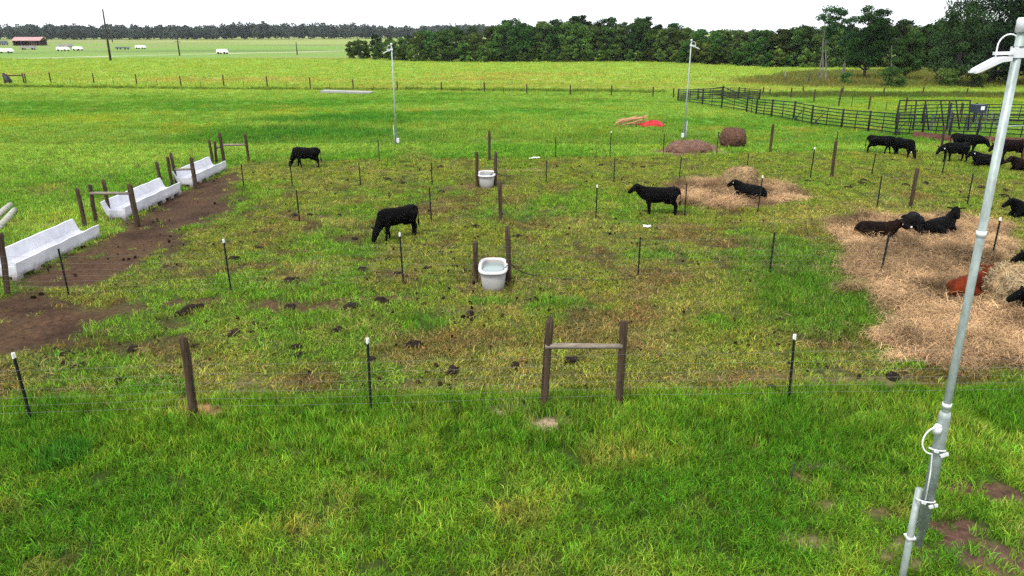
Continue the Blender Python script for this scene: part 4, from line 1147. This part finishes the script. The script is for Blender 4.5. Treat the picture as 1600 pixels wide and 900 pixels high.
def chute():
    p0 = ground_at(1460, 205)
    t = thing('cattle_chute', 'dark steel cattle chute with overhead frame and a blue box behind the corral panels', 'cattle chute', p0)
    def P(px, py, dy=0):      # a point of the frame's front plane
        y = p0.y + dy
        k = (450 - py) / FPX; z = y * (k * CP - SP) / (CP + k * SP) + CAM_H
        dep = y * CP - (z - CAM_H) * SP
        return Vector(((px - 800) / FPX * dep, y, z)) - p0
    for dy in (0, 1.6):
        b = MB(); b.tube([P(1406, 157, dy), P(1517, 157, dy)], .045, 6); ob('top_rail', b.mesh('top_rail', M['panel'], True), t)
        for (a, c) in ((1406, 1398), (1432, 1425), (1446, 1452), (1470, 1476), (1484, 1478), (1494, 1500), (1516, 1512)):
            b = MB(); b.tube([P(a, 157.5, dy), P(c, 212, dy)], .05, 6); ob('frame_post', b.mesh('frame_post', M['panel'], True), t)
    for px in (1406, 1484, 1517):
        b = MB(); b.tube([P(px, 157, 0), P(px, 157, 1.6)], .04, 6); ob('cross_rail', b.mesh('cross_rail', M['panel'], True), t)
    for (a, c, y0, y1) in ((1424, 1432, 178, 212), (1450, 1460, 180, 214), (1478, 1490, 172, 214), (1505, 1520, 184, 208), (1528, 1536, 180, 214), (1552, 1566, 176, 214)):
        q0, q1 = P(a, y1, .5), P(c, y0, .5)
        b = MB(); b.box(((q0.x + q1.x) / 2, .5, (q0.z + q1.z) / 2), (abs(q1.x - q0.x), .06, abs(q1.z - q0.z))); ob('side_sheet', b.mesh('side_sheet', M['grey_sheet']), t)
    for px in (1526, 1534, 1541, 1550):
        b = MB(); b.tube([P(px, 175, .2), P(px - 2, 214, .2)], .045, 6); ob('box_leg', b.mesh('box_leg', M['grey_sheet'], True), t)
    q0, q1 = P(1518, 176, .2), P(1539, 163, .2)
    b = MB(); b.box(((q0.x + q1.x) / 2, .2, (q0.z + q1.z) / 2), (abs(q1.x - q0.x), .7, abs(q1.z - q0.z))); bx = ob('control_box', b.mesh('control_box', M['box_blue']), t)
    b = MB(); b.box((q0.x + .62 * (q1.x - q0.x), -.16, (q0.z + q1.z) / 2 + .06), (.26, .01, .26)); ob('white_plate', b.mesh('white_plate', M['tip']), bx)
    for (a, y0, c, y1) in ((1425, 214, 1490, 222), (1490, 222, 1560, 224), (1560, 224, 1625, 226)):
        A, B = ground_at(a, y0 + 1) - p0, ground_at(c, y1 + 1) - p0
        d = B - A; b = MB(); b.box((d.length / 2, 0, .22), (d.length * .985, .05, .40)); ob('base_plate', b.mesh('base_plate', M['rust']), t, A, (0, 0, math.atan2(d.y, d.x)))
chute()
p = ground_at(1594, 262)
t = thing('gate_post', 'rusty red steel corral post at the right edge behind the near light pole', 'post', p)
b = MB(); b.tube([(0, 0, -.3), (0, 0, height_of(p, 181))], .05, 10); ob('post', b.mesh('post', M['rust'], True), t)
b = MB(); b.tube([(0, 0, height_of(p, 196)), (1.6, .3, height_of(p, 196))], .035, 8); ob('rail', b.mesh('rail', M['galv_dull'], True), t)
b = MB(); b.tube([(0, 0, height_of(p, 196) + .0), (-1.4, .5, height_of(p, 200))], .03, 8); ob('rail', b.mesh('rail', M['galv_dull'], True), t)

# ------------------------------------------------------------------ small things lying about
def pat_mesh(seed):
    rg = np.random.default_rng(seed); bm = bmesh.new(); bmesh.ops.create_icosphere(bm, subdivisions=3, radius=1)
    for v in bm.verts:
        q = v.co.copy(); n = float(fbm(q.x * 1.0 + q.z, q.y, .7, seed, 3))
        r = .55 + .9 * n
        v.co = (q.x * r * .135, q.y * r * .10, max(-.02, q.z * .06 * (.4 + 1.2 * n)))
    m = bpy.data.meshes.new('manure_pat'); bm.to_mesh(m); bm.free(); m.materials.append(M['dung']); m.shade_smooth(); return m
PATS = [pat_mesh(i) for i in range(5)]
pats = [(648, 540, 1.5), (580, 562, 1.1), (708, 580, 1.5), (895, 562, 1.4), (618, 524, .8), (582, 527, .6), (490, 515, .8), (528, 517, 1.2), (465, 542, 1.2), (467, 556, 1.0), (210, 547, 1.1), (105, 554, 1.2), (122, 573, 1.1), (185, 594, 1.1), (365, 521, 1.2), (303, 481, 1.9), (285, 490, 1.6), (305, 542, .8), (380, 631, .9), (452, 482, 1.5), (548, 480, 1.7), (596, 470, 1.6), (455, 440, 1.6), (465, 448, 1.0), (505, 445, .8), (568, 423, 1.5), (606, 406, 1.1), (625, 405, .8), (672, 419, 1.3), (510, 431, .8), (620, 429, 1.3), (378, 380, 1.0), (365, 405, 1.5), (555, 374, .9), (405, 388, 1.1), (690, 397, .9), (805, 572, 1.1), (735, 493, .9), (735, 488, .9), (1395, 592, 1.3), (1208, 610, 1.2), (1220, 500, 1.0), (1435, 557, 1.2), (1180, 424, .9), (1446, 288, 1.3), (1485, 283, 1.2), (1340, 350, 1.2), (1325, 294, 1.4), (1295, 290, 1.2), (1415, 290, 1.3), (1535, 294, 1.4), (1570, 298, 1.4), (1568, 307, 1.5), (1348, 288, 1.6), (1350, 284, 1.4), (1490, 320, 1.3), (1508, 312, 1.4), (530, 337, 1.3), (562, 340, 1.2), (460, 338, 1.4), (485, 337, 1.2), (608, 320, 1.1), (628, 287, 1.6), (605, 281, 1.5), (690, 300, 1.2), (688, 262, 1.3), (616, 257, 1.4), (525, 304, 1.1), (1010, 288, 1.2), (905, 262, 1.3), (938, 258, 1.2), (1005, 262, 1.2), (810, 372, 1.1), (745, 355, 1.0), (1262, 283, 1.5)]
for i, (px, py, s_) in enumerate(pats):
    o = ob('manure_pat', PATS[i % 5], None, ground_at(px, py) + Vector((0, 0, .012)), (0, 0, random.uniform(0, 6)), (s_ * random.uniform(.9, 1.3), s_, s_ * 1.1))
    tag(o, 'dark cow pat lying on the grazed pen grass', 'cow pat', 'dark cow pats in the pens')

def simple(name, label, cat, parts, loc, rz=0):
    t = thing(name, label, cat, loc, rz)
    for nm, b, mt in parts: ob(nm, b.mesh(nm, mt), t)
    return t
for (px, py, w, lab) in ((523, 145, 2.9, 'left one of two pale concrete slabs lying beside the far post fence'), (561, 146.5, 3.0, 'right one of two pale concrete slabs lying beside the far post fence')):
    p = ground_at(px, py); rg = random.Random(int(px))
    b = MB(); b.box((0, 0, .14), (w, 2.0, .26), Matrix.Rotation(R(2), 3, 'Y'))
    e = MB(); e.box((0, -1.02, .17), (w * .98, .08, .20))
    simple('concrete_slab', lab, 'slab', [('slab', b, M['concrete']), ('edge', e, M['concrete'])], p, R(-3))
# lumber pile and red tarp
p = ground_at(986, 197)
t = thing('lumber_pile', 'loose pile of orange-tan boards beside the red tarp in the pasture', 'lumber', p)
for k in range(13):
    b = MB(); L = random.uniform(1.6, 2.8); b.box((0, 0, 0), (L, .14, .045))
    ob('board', b.mesh('board', M['lumber']), t, (random.uniform(-.5, .25), random.uniform(-.6, .5), .08 + .045 * k), (random.uniform(-.1, .1), random.uniform(.02, .30) * (-1), random.uniform(-.35, .4)))
p = ground_at(1016, 198)
bm = bmesh.new(); bmesh.ops.create_icosphere(bm, subdivisions=4, radius=1)
for v in bm.verts:
    q = v.co.copy(); n = float(fbm(q.x * 1.3 + q.z, q.y * 1.3, .5, 77, 3)) - .5
    v.co = (q.x * 1.05 * (1 + n * .3), q.y * .75 * (1 + n * .3), max(-.03, q.z * .42 * (1 + n) - .02))
m = bpy.data.meshes.new('red_tarp'); bm.to_mesh(m); bm.free(); m.materials.append(M['red']); m.shade_smooth()
tag(ob('red_tarp', m, None, p), 'bright red tarp bundle lying in the pasture beside boards', 'tarp')
for (a, c, lab) in (((-14, 352), (17, 323), 'upper of two bleached logs at the left edge'), ((-14, 374), (24, 332), 'lower of two bleached logs at the left edge')):
    A, B = ground_at(*a), ground_at(*c); b = MB(); d = B - A; n = 7
    b.tube([d * (k / n) + Vector((random.uniform(-.02, .02), 0, .12 + random.uniform(-.01, .01))) for k in range(n + 1)], [.13 - .003 * k + random.uniform(-.008, .008) for k in range(n + 1)], 12)
    tag(ob('log', b.mesh('log', M['log'], True), None, A), lab, 'log')
# broken stake, scraps
p = ground_at(1231, 760); b = MB(); b.tube([(0, 0, -.2), (.10, .10, .34)], .016, 6)
t = tag(ob('metal_stake', b.mesh('metal_stake', M['tpost'], True), None, p), 'short leaning dark metal stake in the verge grass', 'stake')
def scrap(px, py, s_, lab):
    p = ground_at(px, py); b = MB(); n = 5; vs = []
    for i in range(n):
        for j in range(n):
            vs.append(((i / 4 - .5) * s_ * 1.6 + random.uniform(-.02, .02), (j / 4 - .5) * s_ + random.uniform(-.02, .02), .05 + random.uniform(0, .07)))
    fs = [(i * n + j, i * n + j + 1, (i + 1) * n + j + 1, (i + 1) * n + j) for i in range(n - 1) for j in range(n - 1)]
    b.add(vs, fs); m = b.mesh('plastic_scrap', M['tip'])
    o = ob('plastic_scrap', m, None, p); sd_ = o.modifiers.new('t', 'SOLIDIFY'); sd_.thickness = .01
    tag(o, lab, 'scrap')
scrap(1011, 356, .17, 'white plastic scrap on the grass below the standing cow')
scrap(838, 249, .24, 'white plastic scrap near the farthest pen fence')
scrap(831, 250, .18, 'tiny white scrap left of another near the farthest pen fence')
# stakes in the pasture
for (px, py, top, pale, lab) in ((1091, 226, 204, 1, 'thin pale stick standing beside the rotten hay heap'), (1035, 211, 186, 0, 'thin dark stick leaning in the pasture left of the light pole'), (1225, 132, 105, 1, 'pale dead snag on the bank left of the bare tree'), (1262, 132, 112, 0, 'dark fence post on the bank below the slender tree')):
    p = ground_at(px, py); h = height_of(p, top); b = MB(); r = .022 if py > 200 else .11
    b.tube([(0, 0, -.2), (.02 * h, 0, h * .5), (.06 * h * (1 if not pale else -.6), 0, h)], [r, r * .9, r * .6], 7)
    tag(ob('stick' if py > 200 else 'snag', b.mesh('stick', M['pale_bark' if pale else 'bark'], True), None, p), lab, 'stick')

# ------------------------------------------------------------------ trees
def tree_meshes(seed, H, cr, cbase, tr, nclu, nleaf, leaf, shape='round', barkm='bark', leafm='leaf_oak', trunks=1, clu=None):
    rg = np.random.default_rng(seed); b = MB()
    ctr = []
    for i in range(nclu):
        for _ in range(30):
            u = rg.uniform(0, 1)
            z = cbase + (H - cbase) * u
            if shape == 'round': rr = cr * math.sqrt(max(.02, 1 - ((u - .42) / .62) ** 2))
            elif shape == 'cone': rr = cr * (1.05 - u) ** .8 * (.8 + .2 * math.sin(u * 20))
            elif shape == 'umbrella': rr = cr * (u ** .7) * (1 if u < .85 else .6)
            else: rr = cr
            a = rg.uniform(0, 6.283); d = rr * math.sqrt(rg.uniform(.12, 1))
            q = np.array([d * math.cos(a), d * math.sin(a), z])
            if all(np.linalg.norm(q - c) > cr * .26 for c in ctr): break
        ctr.append(q)
    bases = [np.array([rg.normal(0, .35) if trunks > 1 else 0, rg.normal(0, .35) if trunks > 1 else 0, 0]) for _ in range(trunks)]
    lean = [np.array([rg.normal(0, .05), rg.normal(0, .05)]) * H * (1 if trunks == 1 else 1.6) for _ in range(trunks)]
    def tp(k, z): return bases[k] + np.array([lean[k][0] * (z / H) ** 1.3 + .12 * math.sin(z * .8 + seed + k), lean[k][1] * (z / H) ** 1.3, z])
    for k in range(trunks):
        zs = np.linspace(-.3, H * .9, 8)
        b.tube([tp(k, max(z, 0)) if z >= 0 else bases[k] + np.array([0, 0, z]) for z in zs], [tr * (1.15 if i == 0 else 1) * (1 - .85 * i / 7) for i in range(8)], 7)
    for i, c in enumerate(ctr):
        k = i % trunks; z0 = max(cbase * .6, c[2] - rg.uniform(.8, 2.2) * cr * .4); p0 = tp(k, z0); mid = (p0 + c) / 2 + np.array([0, 0, -.15 * cr * .3])
        b.tube([p0, mid, c], [tr * .36 * (1 - .6 * z0 / H), tr * .22, tr * .07], 5)
    tm = b.mesh('trunk', M[barkm], True)
    # leaves
    V = np.empty((0, 3)); S = []
    per = nleaf // nclu; Vs = []; Sh = []
    for c in ctr:
        r = (clu or cr * .36) * rg.uniform(.7, 1.25)
        d = rg.normal(0, 1, (per, 3)); d /= np.linalg.norm(d, axis=1)[:, None]
        rad = r * rg.uniform(0, 1, per) ** .45
        p = c + d * rad[:, None] * np.array((1.15, 1.15, .72))
        nrm = d * .7 + rg.normal(0, .6, (per, 3)) + np.array((0, 0, .35)); nrm /= np.linalg.norm(nrm, axis=1)[:, None]
        a = np.cross(nrm, rg.normal(0, 1, (per, 3))); a /= np.linalg.norm(a, axis=1)[:, None]; bb = np.cross(nrm, a)
        s_ = leaf * rg.uniform(.55, 1.3, per)[:, None]
        Vs.append(np.stack([p - a * s_, p + bb * s_ * .55, p + a * s_, p - bb * s_ * .55], 1).reshape(-1, 3))
        v = rg.uniform(.75, 1.3) * rg.uniform(.75, 1.3, per); y = rg.uniform(.9, 1.25, per)
        Sh.append(np.repeat(np.stack([v * y, v, v * .9, np.ones(per)], 1), 4, 0))
    V = np.concatenate(Vs); S = np.concatenate(Sh); F = np.arange(len(V)).reshape(-1, 4)
    cm = bulk('crown', V, F, M[leafm])
    cm.attributes.new('shade', 'FLOAT_COLOR', 'POINT').data.foreach_set('color', S.astype(np.float32).ravel())
    return tm, cm
def place_tree(ms, p, rz, sc, label, group=None, name='tree', cat='tree', sz=None):
    t = thing(name, label, cat, p, rz, group); t.scale = (sc, sc, sz or sc)
    ob('trunk', ms[0], t); ob('crown', ms[1], t)
    return t

rowA = [tree_meshes(300 + i, 10, 3.3, .3, .22, 40, 6000, .30, 'round', 'bark', 'leaf_oak') for i in range(5)]
rowB = [tree_meshes(320 + i, 12, 3.4, 2.0, .22, 36, 5000, .30, 'round', 'bark', 'leaf_pine') for i in range(4)]
rowC = [tree_meshes(340 + i, 5, 2.2, .0, .08, 18, 2400, .28, 'round', 'bark', 'leaf_light') for i in range(3)]
rowD = [tree_meshes(360 + i, 13, 2.6, 3.0, .2, 26, 3200, .28, 'round', 'bark', 'leaf_pine') for i in range(3)]
rt = random.Random(5)
def edge_y(px):      # image row of the foot of the tree line
    return np.interp(px, [535, 560, 640, 800, 1000, 1200, 1300, 1700], [90, 91.5, 95.5, 95.5, 96, 104, 105, 107])
def top_y(px):       # image row of its skyline
    return np.interp(px, [535, 570, 630, 650, 700, 760, 800, 830, 870, 905, 930, 960, 1000, 1030, 1060, 1090, 1150, 1200, 1240, 1300, 1400, 1500, 1700],
                     [66, 57, 56, 48, 42, 40, 30, 34, 31, 24, 28, 36, 26, 38, 40, 40, 43, 42, 39, 38, 34, 30, 28])
GRP = 'dense tree line beyond the pasture'
px = 545.0; k = 0
while px < 1700:
    py = edge_y(px)
    p = ground_at(px, py); p.y += rt.uniform(0, 4)
    h = height_of(p, top_y(px) + rt.uniform(1, 12 if px < 1050 else 6))
    place_tree(rowA[k % 5], p, rt.uniform(0, 6.28), h / 10.5, 'dark leafy tree in the front row of the dense tree line', GRP, 'tree')
    px += rt.uniform(17, 25); k += 1
px = 560.0; k = 0
while px < 1700:
    p = ground_at(px, edge_y(px)); s_ = rt.uniform(8, 16); p = p * ((p.y + s_) / p.y); p.z = 0
    h = height_of(p, top_y(px) + rt.uniform(-3, 6))
    place_tree(rowB[k % 4], p, rt.uniform(0, 6.28), h / 12.6, 'dark tree rising behind the front row of the dense tree line', GRP + ', second row', 'tree')
    px += rt.uniform(20, 30); k += 1
for (px, top, lab) in ((800, 28, 'broad taller crown above the left half of the dense tree line'), (905, 20, 'rounded crown standing highest over the middle of the dense tree line'), (868, 30, 'narrow crown left of the highest one over the dense tree line'), (948, 26, 'airy pale crown right of the highest one in the dense tree line'), (1002, 22, 'small tufted crown poking high above the dense tree line'), (1050, 36, 'small tufted crown poking above the dense tree line, left of the far light pole')):
    p = ground_at(px, edge_y(px)); p = p * ((p.y + 6) / p.y); p.z = 0
    place_tree(rowD[k % 3], p, rt.uniform(0, 6.28), 1.05, lab, None, 'tree', 'tree', height_of(p, top) / 13.5); k += 1
px = 552.0
while px < 1290:
    p = ground_at(px, edge_y(px) + .6)
    place_tree(rowC[k % 3], p, rt.uniform(0, 6.28), rt.uniform(.45, .95), 'leafy green shrub at the foot of the dense tree line', 'shrubs along the foot of the tree line', 'shrub', 'shrub')
    px += rt.uniform(13, 26); k += 1

# trees on the bank at the right
slender = tree_meshes(401, 10.4, 2.4, 6.2, .11, 15, 2300, .17, 'umbrella', 'pale_bark', 'leaf_pine', 3, .75)
broad = tree_meshes(402, 10.2, 2.9, 2.2, .24, 52, 15000, .16, 'round', 'bark', 'leaf_oak', 1, .95)
big = tree_meshes(403, 12.5, 4.6, 1.6, .34, 46, 16000, .19, 'round', 'bark', 'leaf_pine', 2, 1.5)
thin = tree_meshes(404, 8.5, 1.3, 4.5, .11, 12, 1600, .16, 'round', 'pale_bark', 'leaf_pine', 2, .6)
bush = tree_meshes(405, 2.6, 1.5, .0, .05, 14, 3200, .13, 'round', 'bark', 'leaf_oak', 2, .7)
def rtree(ms, H, px, py, top, lab, wid=1.0, name='tree', cat='tree', rz=0):
    p = ground_at(px, py); s_ = height_of(p, top) / H
    return place_tree(ms, p, rz, s_ * wid, lab, None, name, cat, s_)
rtree(slender, 10.6, 1284, 129, 8, 'slender tree with several pale bare trunks and a sparse spreading crown', 1.0)
rtree(thin, 8.6, 1318, 122, 22, 'thin tree with pale trunk just right of the slender pale-trunked one', .9, rz=1)
rtree(broad, 10.6, 1350, 124, 8, 'dense dark single tree in the gap left of the leaning pale trunk', 1.0, rz=2)
rtree(thin, 8.6, 1394, 118, 26, 'thin leaning tree with a pale trunk behind the dark bush', 1.0, rz=3)
rtree(broad, 10.6, 1412, 127, 48, 'dark tree standing right behind the round dark bush', .95, rz=4)
rtree(big, 13.0, 1490, 134, -6, 'big dark tree right of the gap, left of the near light pole', .80, rz=.5)
rtree(big, 13.0, 1545, 133, -38, 'tallest big dark tree behind the near light pole', .95, rz=2.2)
rtree(big, 13.0, 1618, 134, -20, 'big dark tree at the right edge of the picture', .9, rz=4)
rtree(bush, 2.7, 1322, 133, 114, 'low round dark bush below the slender trees', 1.0, 'bush', 'bush')
rtree(bush, 2.7, 1392, 136, 106, 'larger round dark bush at the foot of the bank', 1.0, 'bush', 'bush', 1)
rtree(bush, 2.7, 1476, 136, 108, 'dark bush at the foot of the big tree', 1.0, 'bush', 'bush', 2)
rtree(bush, 2.7, 1520, 137, 112, 'dark bush below the big trees left of the near pole', 1.2, 'bush', 'bush', 3)

# far wood on the left: one mass
def far_wood():
    rg = np.random.default_rng(9); Vs = []; Sh = []
    n = 0
    for row in range(3):
        x = -760.0
        while x < 40:
            y = 720 + row * 28 + rg.normal(0, 8) + max(0, x + 260) * .9
            h = rg.uniform(8.5, 14.0) + 4.0 * vn(np.array([x]), np.array([0.]), 60, 3)[0] + row * .6; w = rg.uniform(4.0, 7.5)
            m = 260
            d = rg.normal(0, 1, (m, 3)); d /= np.linalg.norm(d, axis=1)[:, None]
            lob = rg.normal(0, 1, (5, 3)); 
            p = np.array([x, y, h * .5]) + d * np.array((w, w, h * .52)) * rg.uniform(.6, 1.0, m)[:, None] * (.85 + .3 * np.sin(d @ lob.T * 3).mean(1))[:, None]
            p[:, 2] = np.maximum(p[:, 2], .3)
            nr = d + rg.normal(0, .5, (m, 3)); nr /= np.linalg.norm(nr, axis=1)[:, None]
            a = np.cross(nr, rg.normal(0, 1, (m, 3))); a /= np.linalg.norm(a, axis=1)[:, None]; bb = np.cross(nr, a); s_ = rg.uniform(.7, 1.5, m)[:, None]
            Vs.append(np.stack([p - a * s_, p + bb * s_ * .6, p + a * s_, p - bb * s_ * .6], 1).reshape(-1, 3))
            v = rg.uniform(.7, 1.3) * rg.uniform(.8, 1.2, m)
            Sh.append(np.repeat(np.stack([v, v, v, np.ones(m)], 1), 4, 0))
            x += rg.uniform(3.0, 6.0)
    V = np.concatenate(Vs); S = np.concatenate(Sh)
    me = bulk('far_wood', V, np.arange(len(V)).reshape(-1, 4), M['leaf_far_hazed'])
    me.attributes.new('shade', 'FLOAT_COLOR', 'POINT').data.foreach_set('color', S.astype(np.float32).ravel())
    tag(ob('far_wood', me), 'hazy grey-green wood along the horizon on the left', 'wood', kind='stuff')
far_wood()

# ------------------------------------------------------------------ far left: barn, yard, utility poles
def barn():
    p = ground_at(48, 71.5)
    t = thing('barn', 'dark open barn with a pink-red metal roof far off at the left', 'barn', p, R(8))
    W, D, H, RH = 13, 8, 2.6, 4.1
    b = MB(); b.box((-W / 2 - .0, 0, H / 2), (.3, D, H)); b.box((0, D / 2, H / 2), (W, .3, H)); ob('wall', b.mesh('wall', M['barn']), t)
    b = MB(); b.box((W * .22, -D / 2 + .6, H / 2), (2.0, .3, H)); ob('door', b.mesh('door', M['barn']), t)
    for x in (-.48, -.2, .1, .35, .48):
        b = MB(); b.box((W * x, -D / 2 + .2, H / 2), (.25, .25, H)); ob('post', b.mesh('post', M['barn']), t)
    for s_ in (-1, 1):
        b = MB(); b.add([(-W / 2 - .5, s_ * (D / 2 + .6), H - .2), (W / 2 + .5, s_ * (D / 2 + .6), H - .2), (W / 2 + .5, 0, RH), (-W / 2 - .5, 0, RH), (-W / 2 - .5, s_ * (D / 2 + .6), H - .05), (W / 2 + .5, s_ * (D / 2 + .6), H - .05), (W / 2 + .5, 0, RH + .15), (-W / 2 - .5, 0, RH + .15)], [(0, 1, 2, 3), (4, 5, 6, 7), (0, 1, 5, 4), (1, 2, 6, 5), (2, 3, 7, 6), (3, 0, 4, 7)])
        ob('roof', b.mesh('roof', M['roof_red']), t)
    b = MB(); b.add([(-W / 2 - .16, -D / 2, H - .1), (-W / 2 - .16, D / 2, H - .1), (-W / 2 - .16, 0, RH - .1)], [(0, 1, 2)]); b.add([(W / 2, -D / 2, H - .1), (W / 2, D / 2, H - .1), (W / 2, 0, RH - .1)], [(0, 1, 2)]); ob('gable', b.mesh('gable', M['barn']), t)
barn()
def vehicle(px, py, L, lab, col='tip', name='parked_trailer', cat='trailer', hh=2.0):
    p = ground_at(px, py); L *= .75; hh = .5 + (hh - .5) * .7; t = thing(name, lab, cat, p, R(random.uniform(-12, 12)))
    b = MB(); b.add([(-L / 2, -1, .5), (L / 2, -1, .5), (L / 2, 1, .5), (-L / 2, 1, .5), (-L / 2 + .2, -.95, hh), (L / 2 - .5, -.95, hh), (L / 2 - .5, .95, hh), (-L / 2 + .2, .95, hh)], [(0, 1, 2, 3), (4, 5, 6, 7), (0, 1, 5, 4), (1, 2, 6, 5), (2, 3, 7, 6), (3, 0, 4, 7)]); ob('body', b.mesh('body', M[col]), t)
    for x in (-.3, .3):
        for s_ in (-1, 1):
            b = MB(); b.tube([(L * x, s_ * .85, .36), (L * x, s_ * 1.05, .36)], .36, 12); ob('wheel', b.mesh('wheel', M['black']), t)
vehicle(8, 83, 7, 'white trailer at the far left edge in front of the barn', hh=2.0)
vehicle(45, 77.5, 8, 'grey white trailer parked below the red-roofed barn', 'concrete')
vehicle(99, 79.5, 6, 'white trailer parked in the far yard, left one of a pair')
vehicle(122, 78.5, 4.5, 'white trailer parked in the far yard, right one of a pair')
vehicle(103, 73.5, 9, 'long grey trailer parked behind the white pair in the far yard', 'concrete')
vehicle(220, 76, 5.5, 'white trailer standing alone right of the big utility pole')
vehicle(348, 85, 4.5, 'small white trailer in the field near the far road')
vehicle(192, 77, 8, 'low grey trailer in the field right below the big utility pole', 'grey_sheet', hh=1.4)
vehicle(6, 71, 6, 'dark shed-like trailer left of the barn', 'grey_sheet', hh=3)
def upole(px, py, top, lab, arm=True, lean=0, r=.16):
    p = ground_at(px, py); h = height_of(p, top)
    t = thing('utility_pole', lab, 'utility pole', p, R(20)); t.rotation_euler = (0, R(lean), R(20))
    b = MB(); b.tube([(0, 0, -.5), (0, 0, h * .5), (0, 0, h)], [r * 1.1, r * .9, r * .65], 10); ob('pole', b.mesh('pole', M['pole'], True), t)
    if arm:
        b = MB(); b.box((0, 0, h * .62), (2.0, .1, .12)); ob('cross_arm', b.mesh('cross_arm', M['pole']), t)
        for x in (-.9, -.3, .9):
            b = MB(); b.tube([(x, 0, h * .62 + .06), (x, 0, h * .62 + .26)], .05, 6); ob('insulator', b.mesh('insulator', M['tip']), t)
upole(173, 95, 14, 'tallest dark utility pole at the left with a short cross arm', True, 1.2, .26)
upole(176, 66, 48, 'small utility pole just behind the tallest one', False, 0, .3)
upole(281, 88, 52, 'middle-sized utility pole in the far field left of the road', True, 0, .2)
upole(464.5, 86, 66, 'short utility pole standing by the far road', False, 0, .18)
# far-left brace with a dark drum
p = ground_at(10, 129.5)
t = thing('fence_brace', 'far wooden fence brace with a cross rail at the left edge', 'fence brace', p)
q = ground_at(40, 130)
for d in (Vector((0, 0, 0)), q - p):
    b = MB(); b.tube([(d.x, d.y - .3, -.3), (d.x, d.y - .3, height_of(p, 114))], .10, 8); ob('post', b.mesh('post', M['wood'], True), t)
b = MB(); b.tube([(0, -.3, height_of(p, 118)), (q.x - p.x, q.y - p.y - .3, height_of(q, 117.5))], .08, 8); ob('rail', b.mesh('rail', M['wood'], True), t)
p = ground_at(14, 130.5)
b = MB(); b.tube([(0, 0, 0), (-.1, 0, .5), (-.35, 0, 1.25)], [.55, .5, .32], 10)
tag(ob('feed_sack', b.mesh('feed_sack', M['black'], True), None, p), 'black sack-like bundle leaning at the far left fence brace', 'bundle')

# ------------------------------------------------------------------ haze
b = MB(); b.box((0, 1700, 13.5), (3900, 3850, 30)); hm = b.mesh('haze', None)
Nh = NT('haze_air'); Nh.t.nodes.remove(Nh.b)
vp = Nh.n('ShaderNodeVolumePrincipled'); vp.inputs['Color'].default_value = (.88, .93, 1.0, 1); vp.inputs['Density'].default_value = .00008; vp.inputs['Anisotropy'].default_value = .2
Nh.l(vp.outputs[0], Nh.out.inputs['Volume']); hm.materials.append(Nh.m)
tag(ob('haze', hm), 'thin pale haze lying over the far fields', 'haze', kind='stuff')
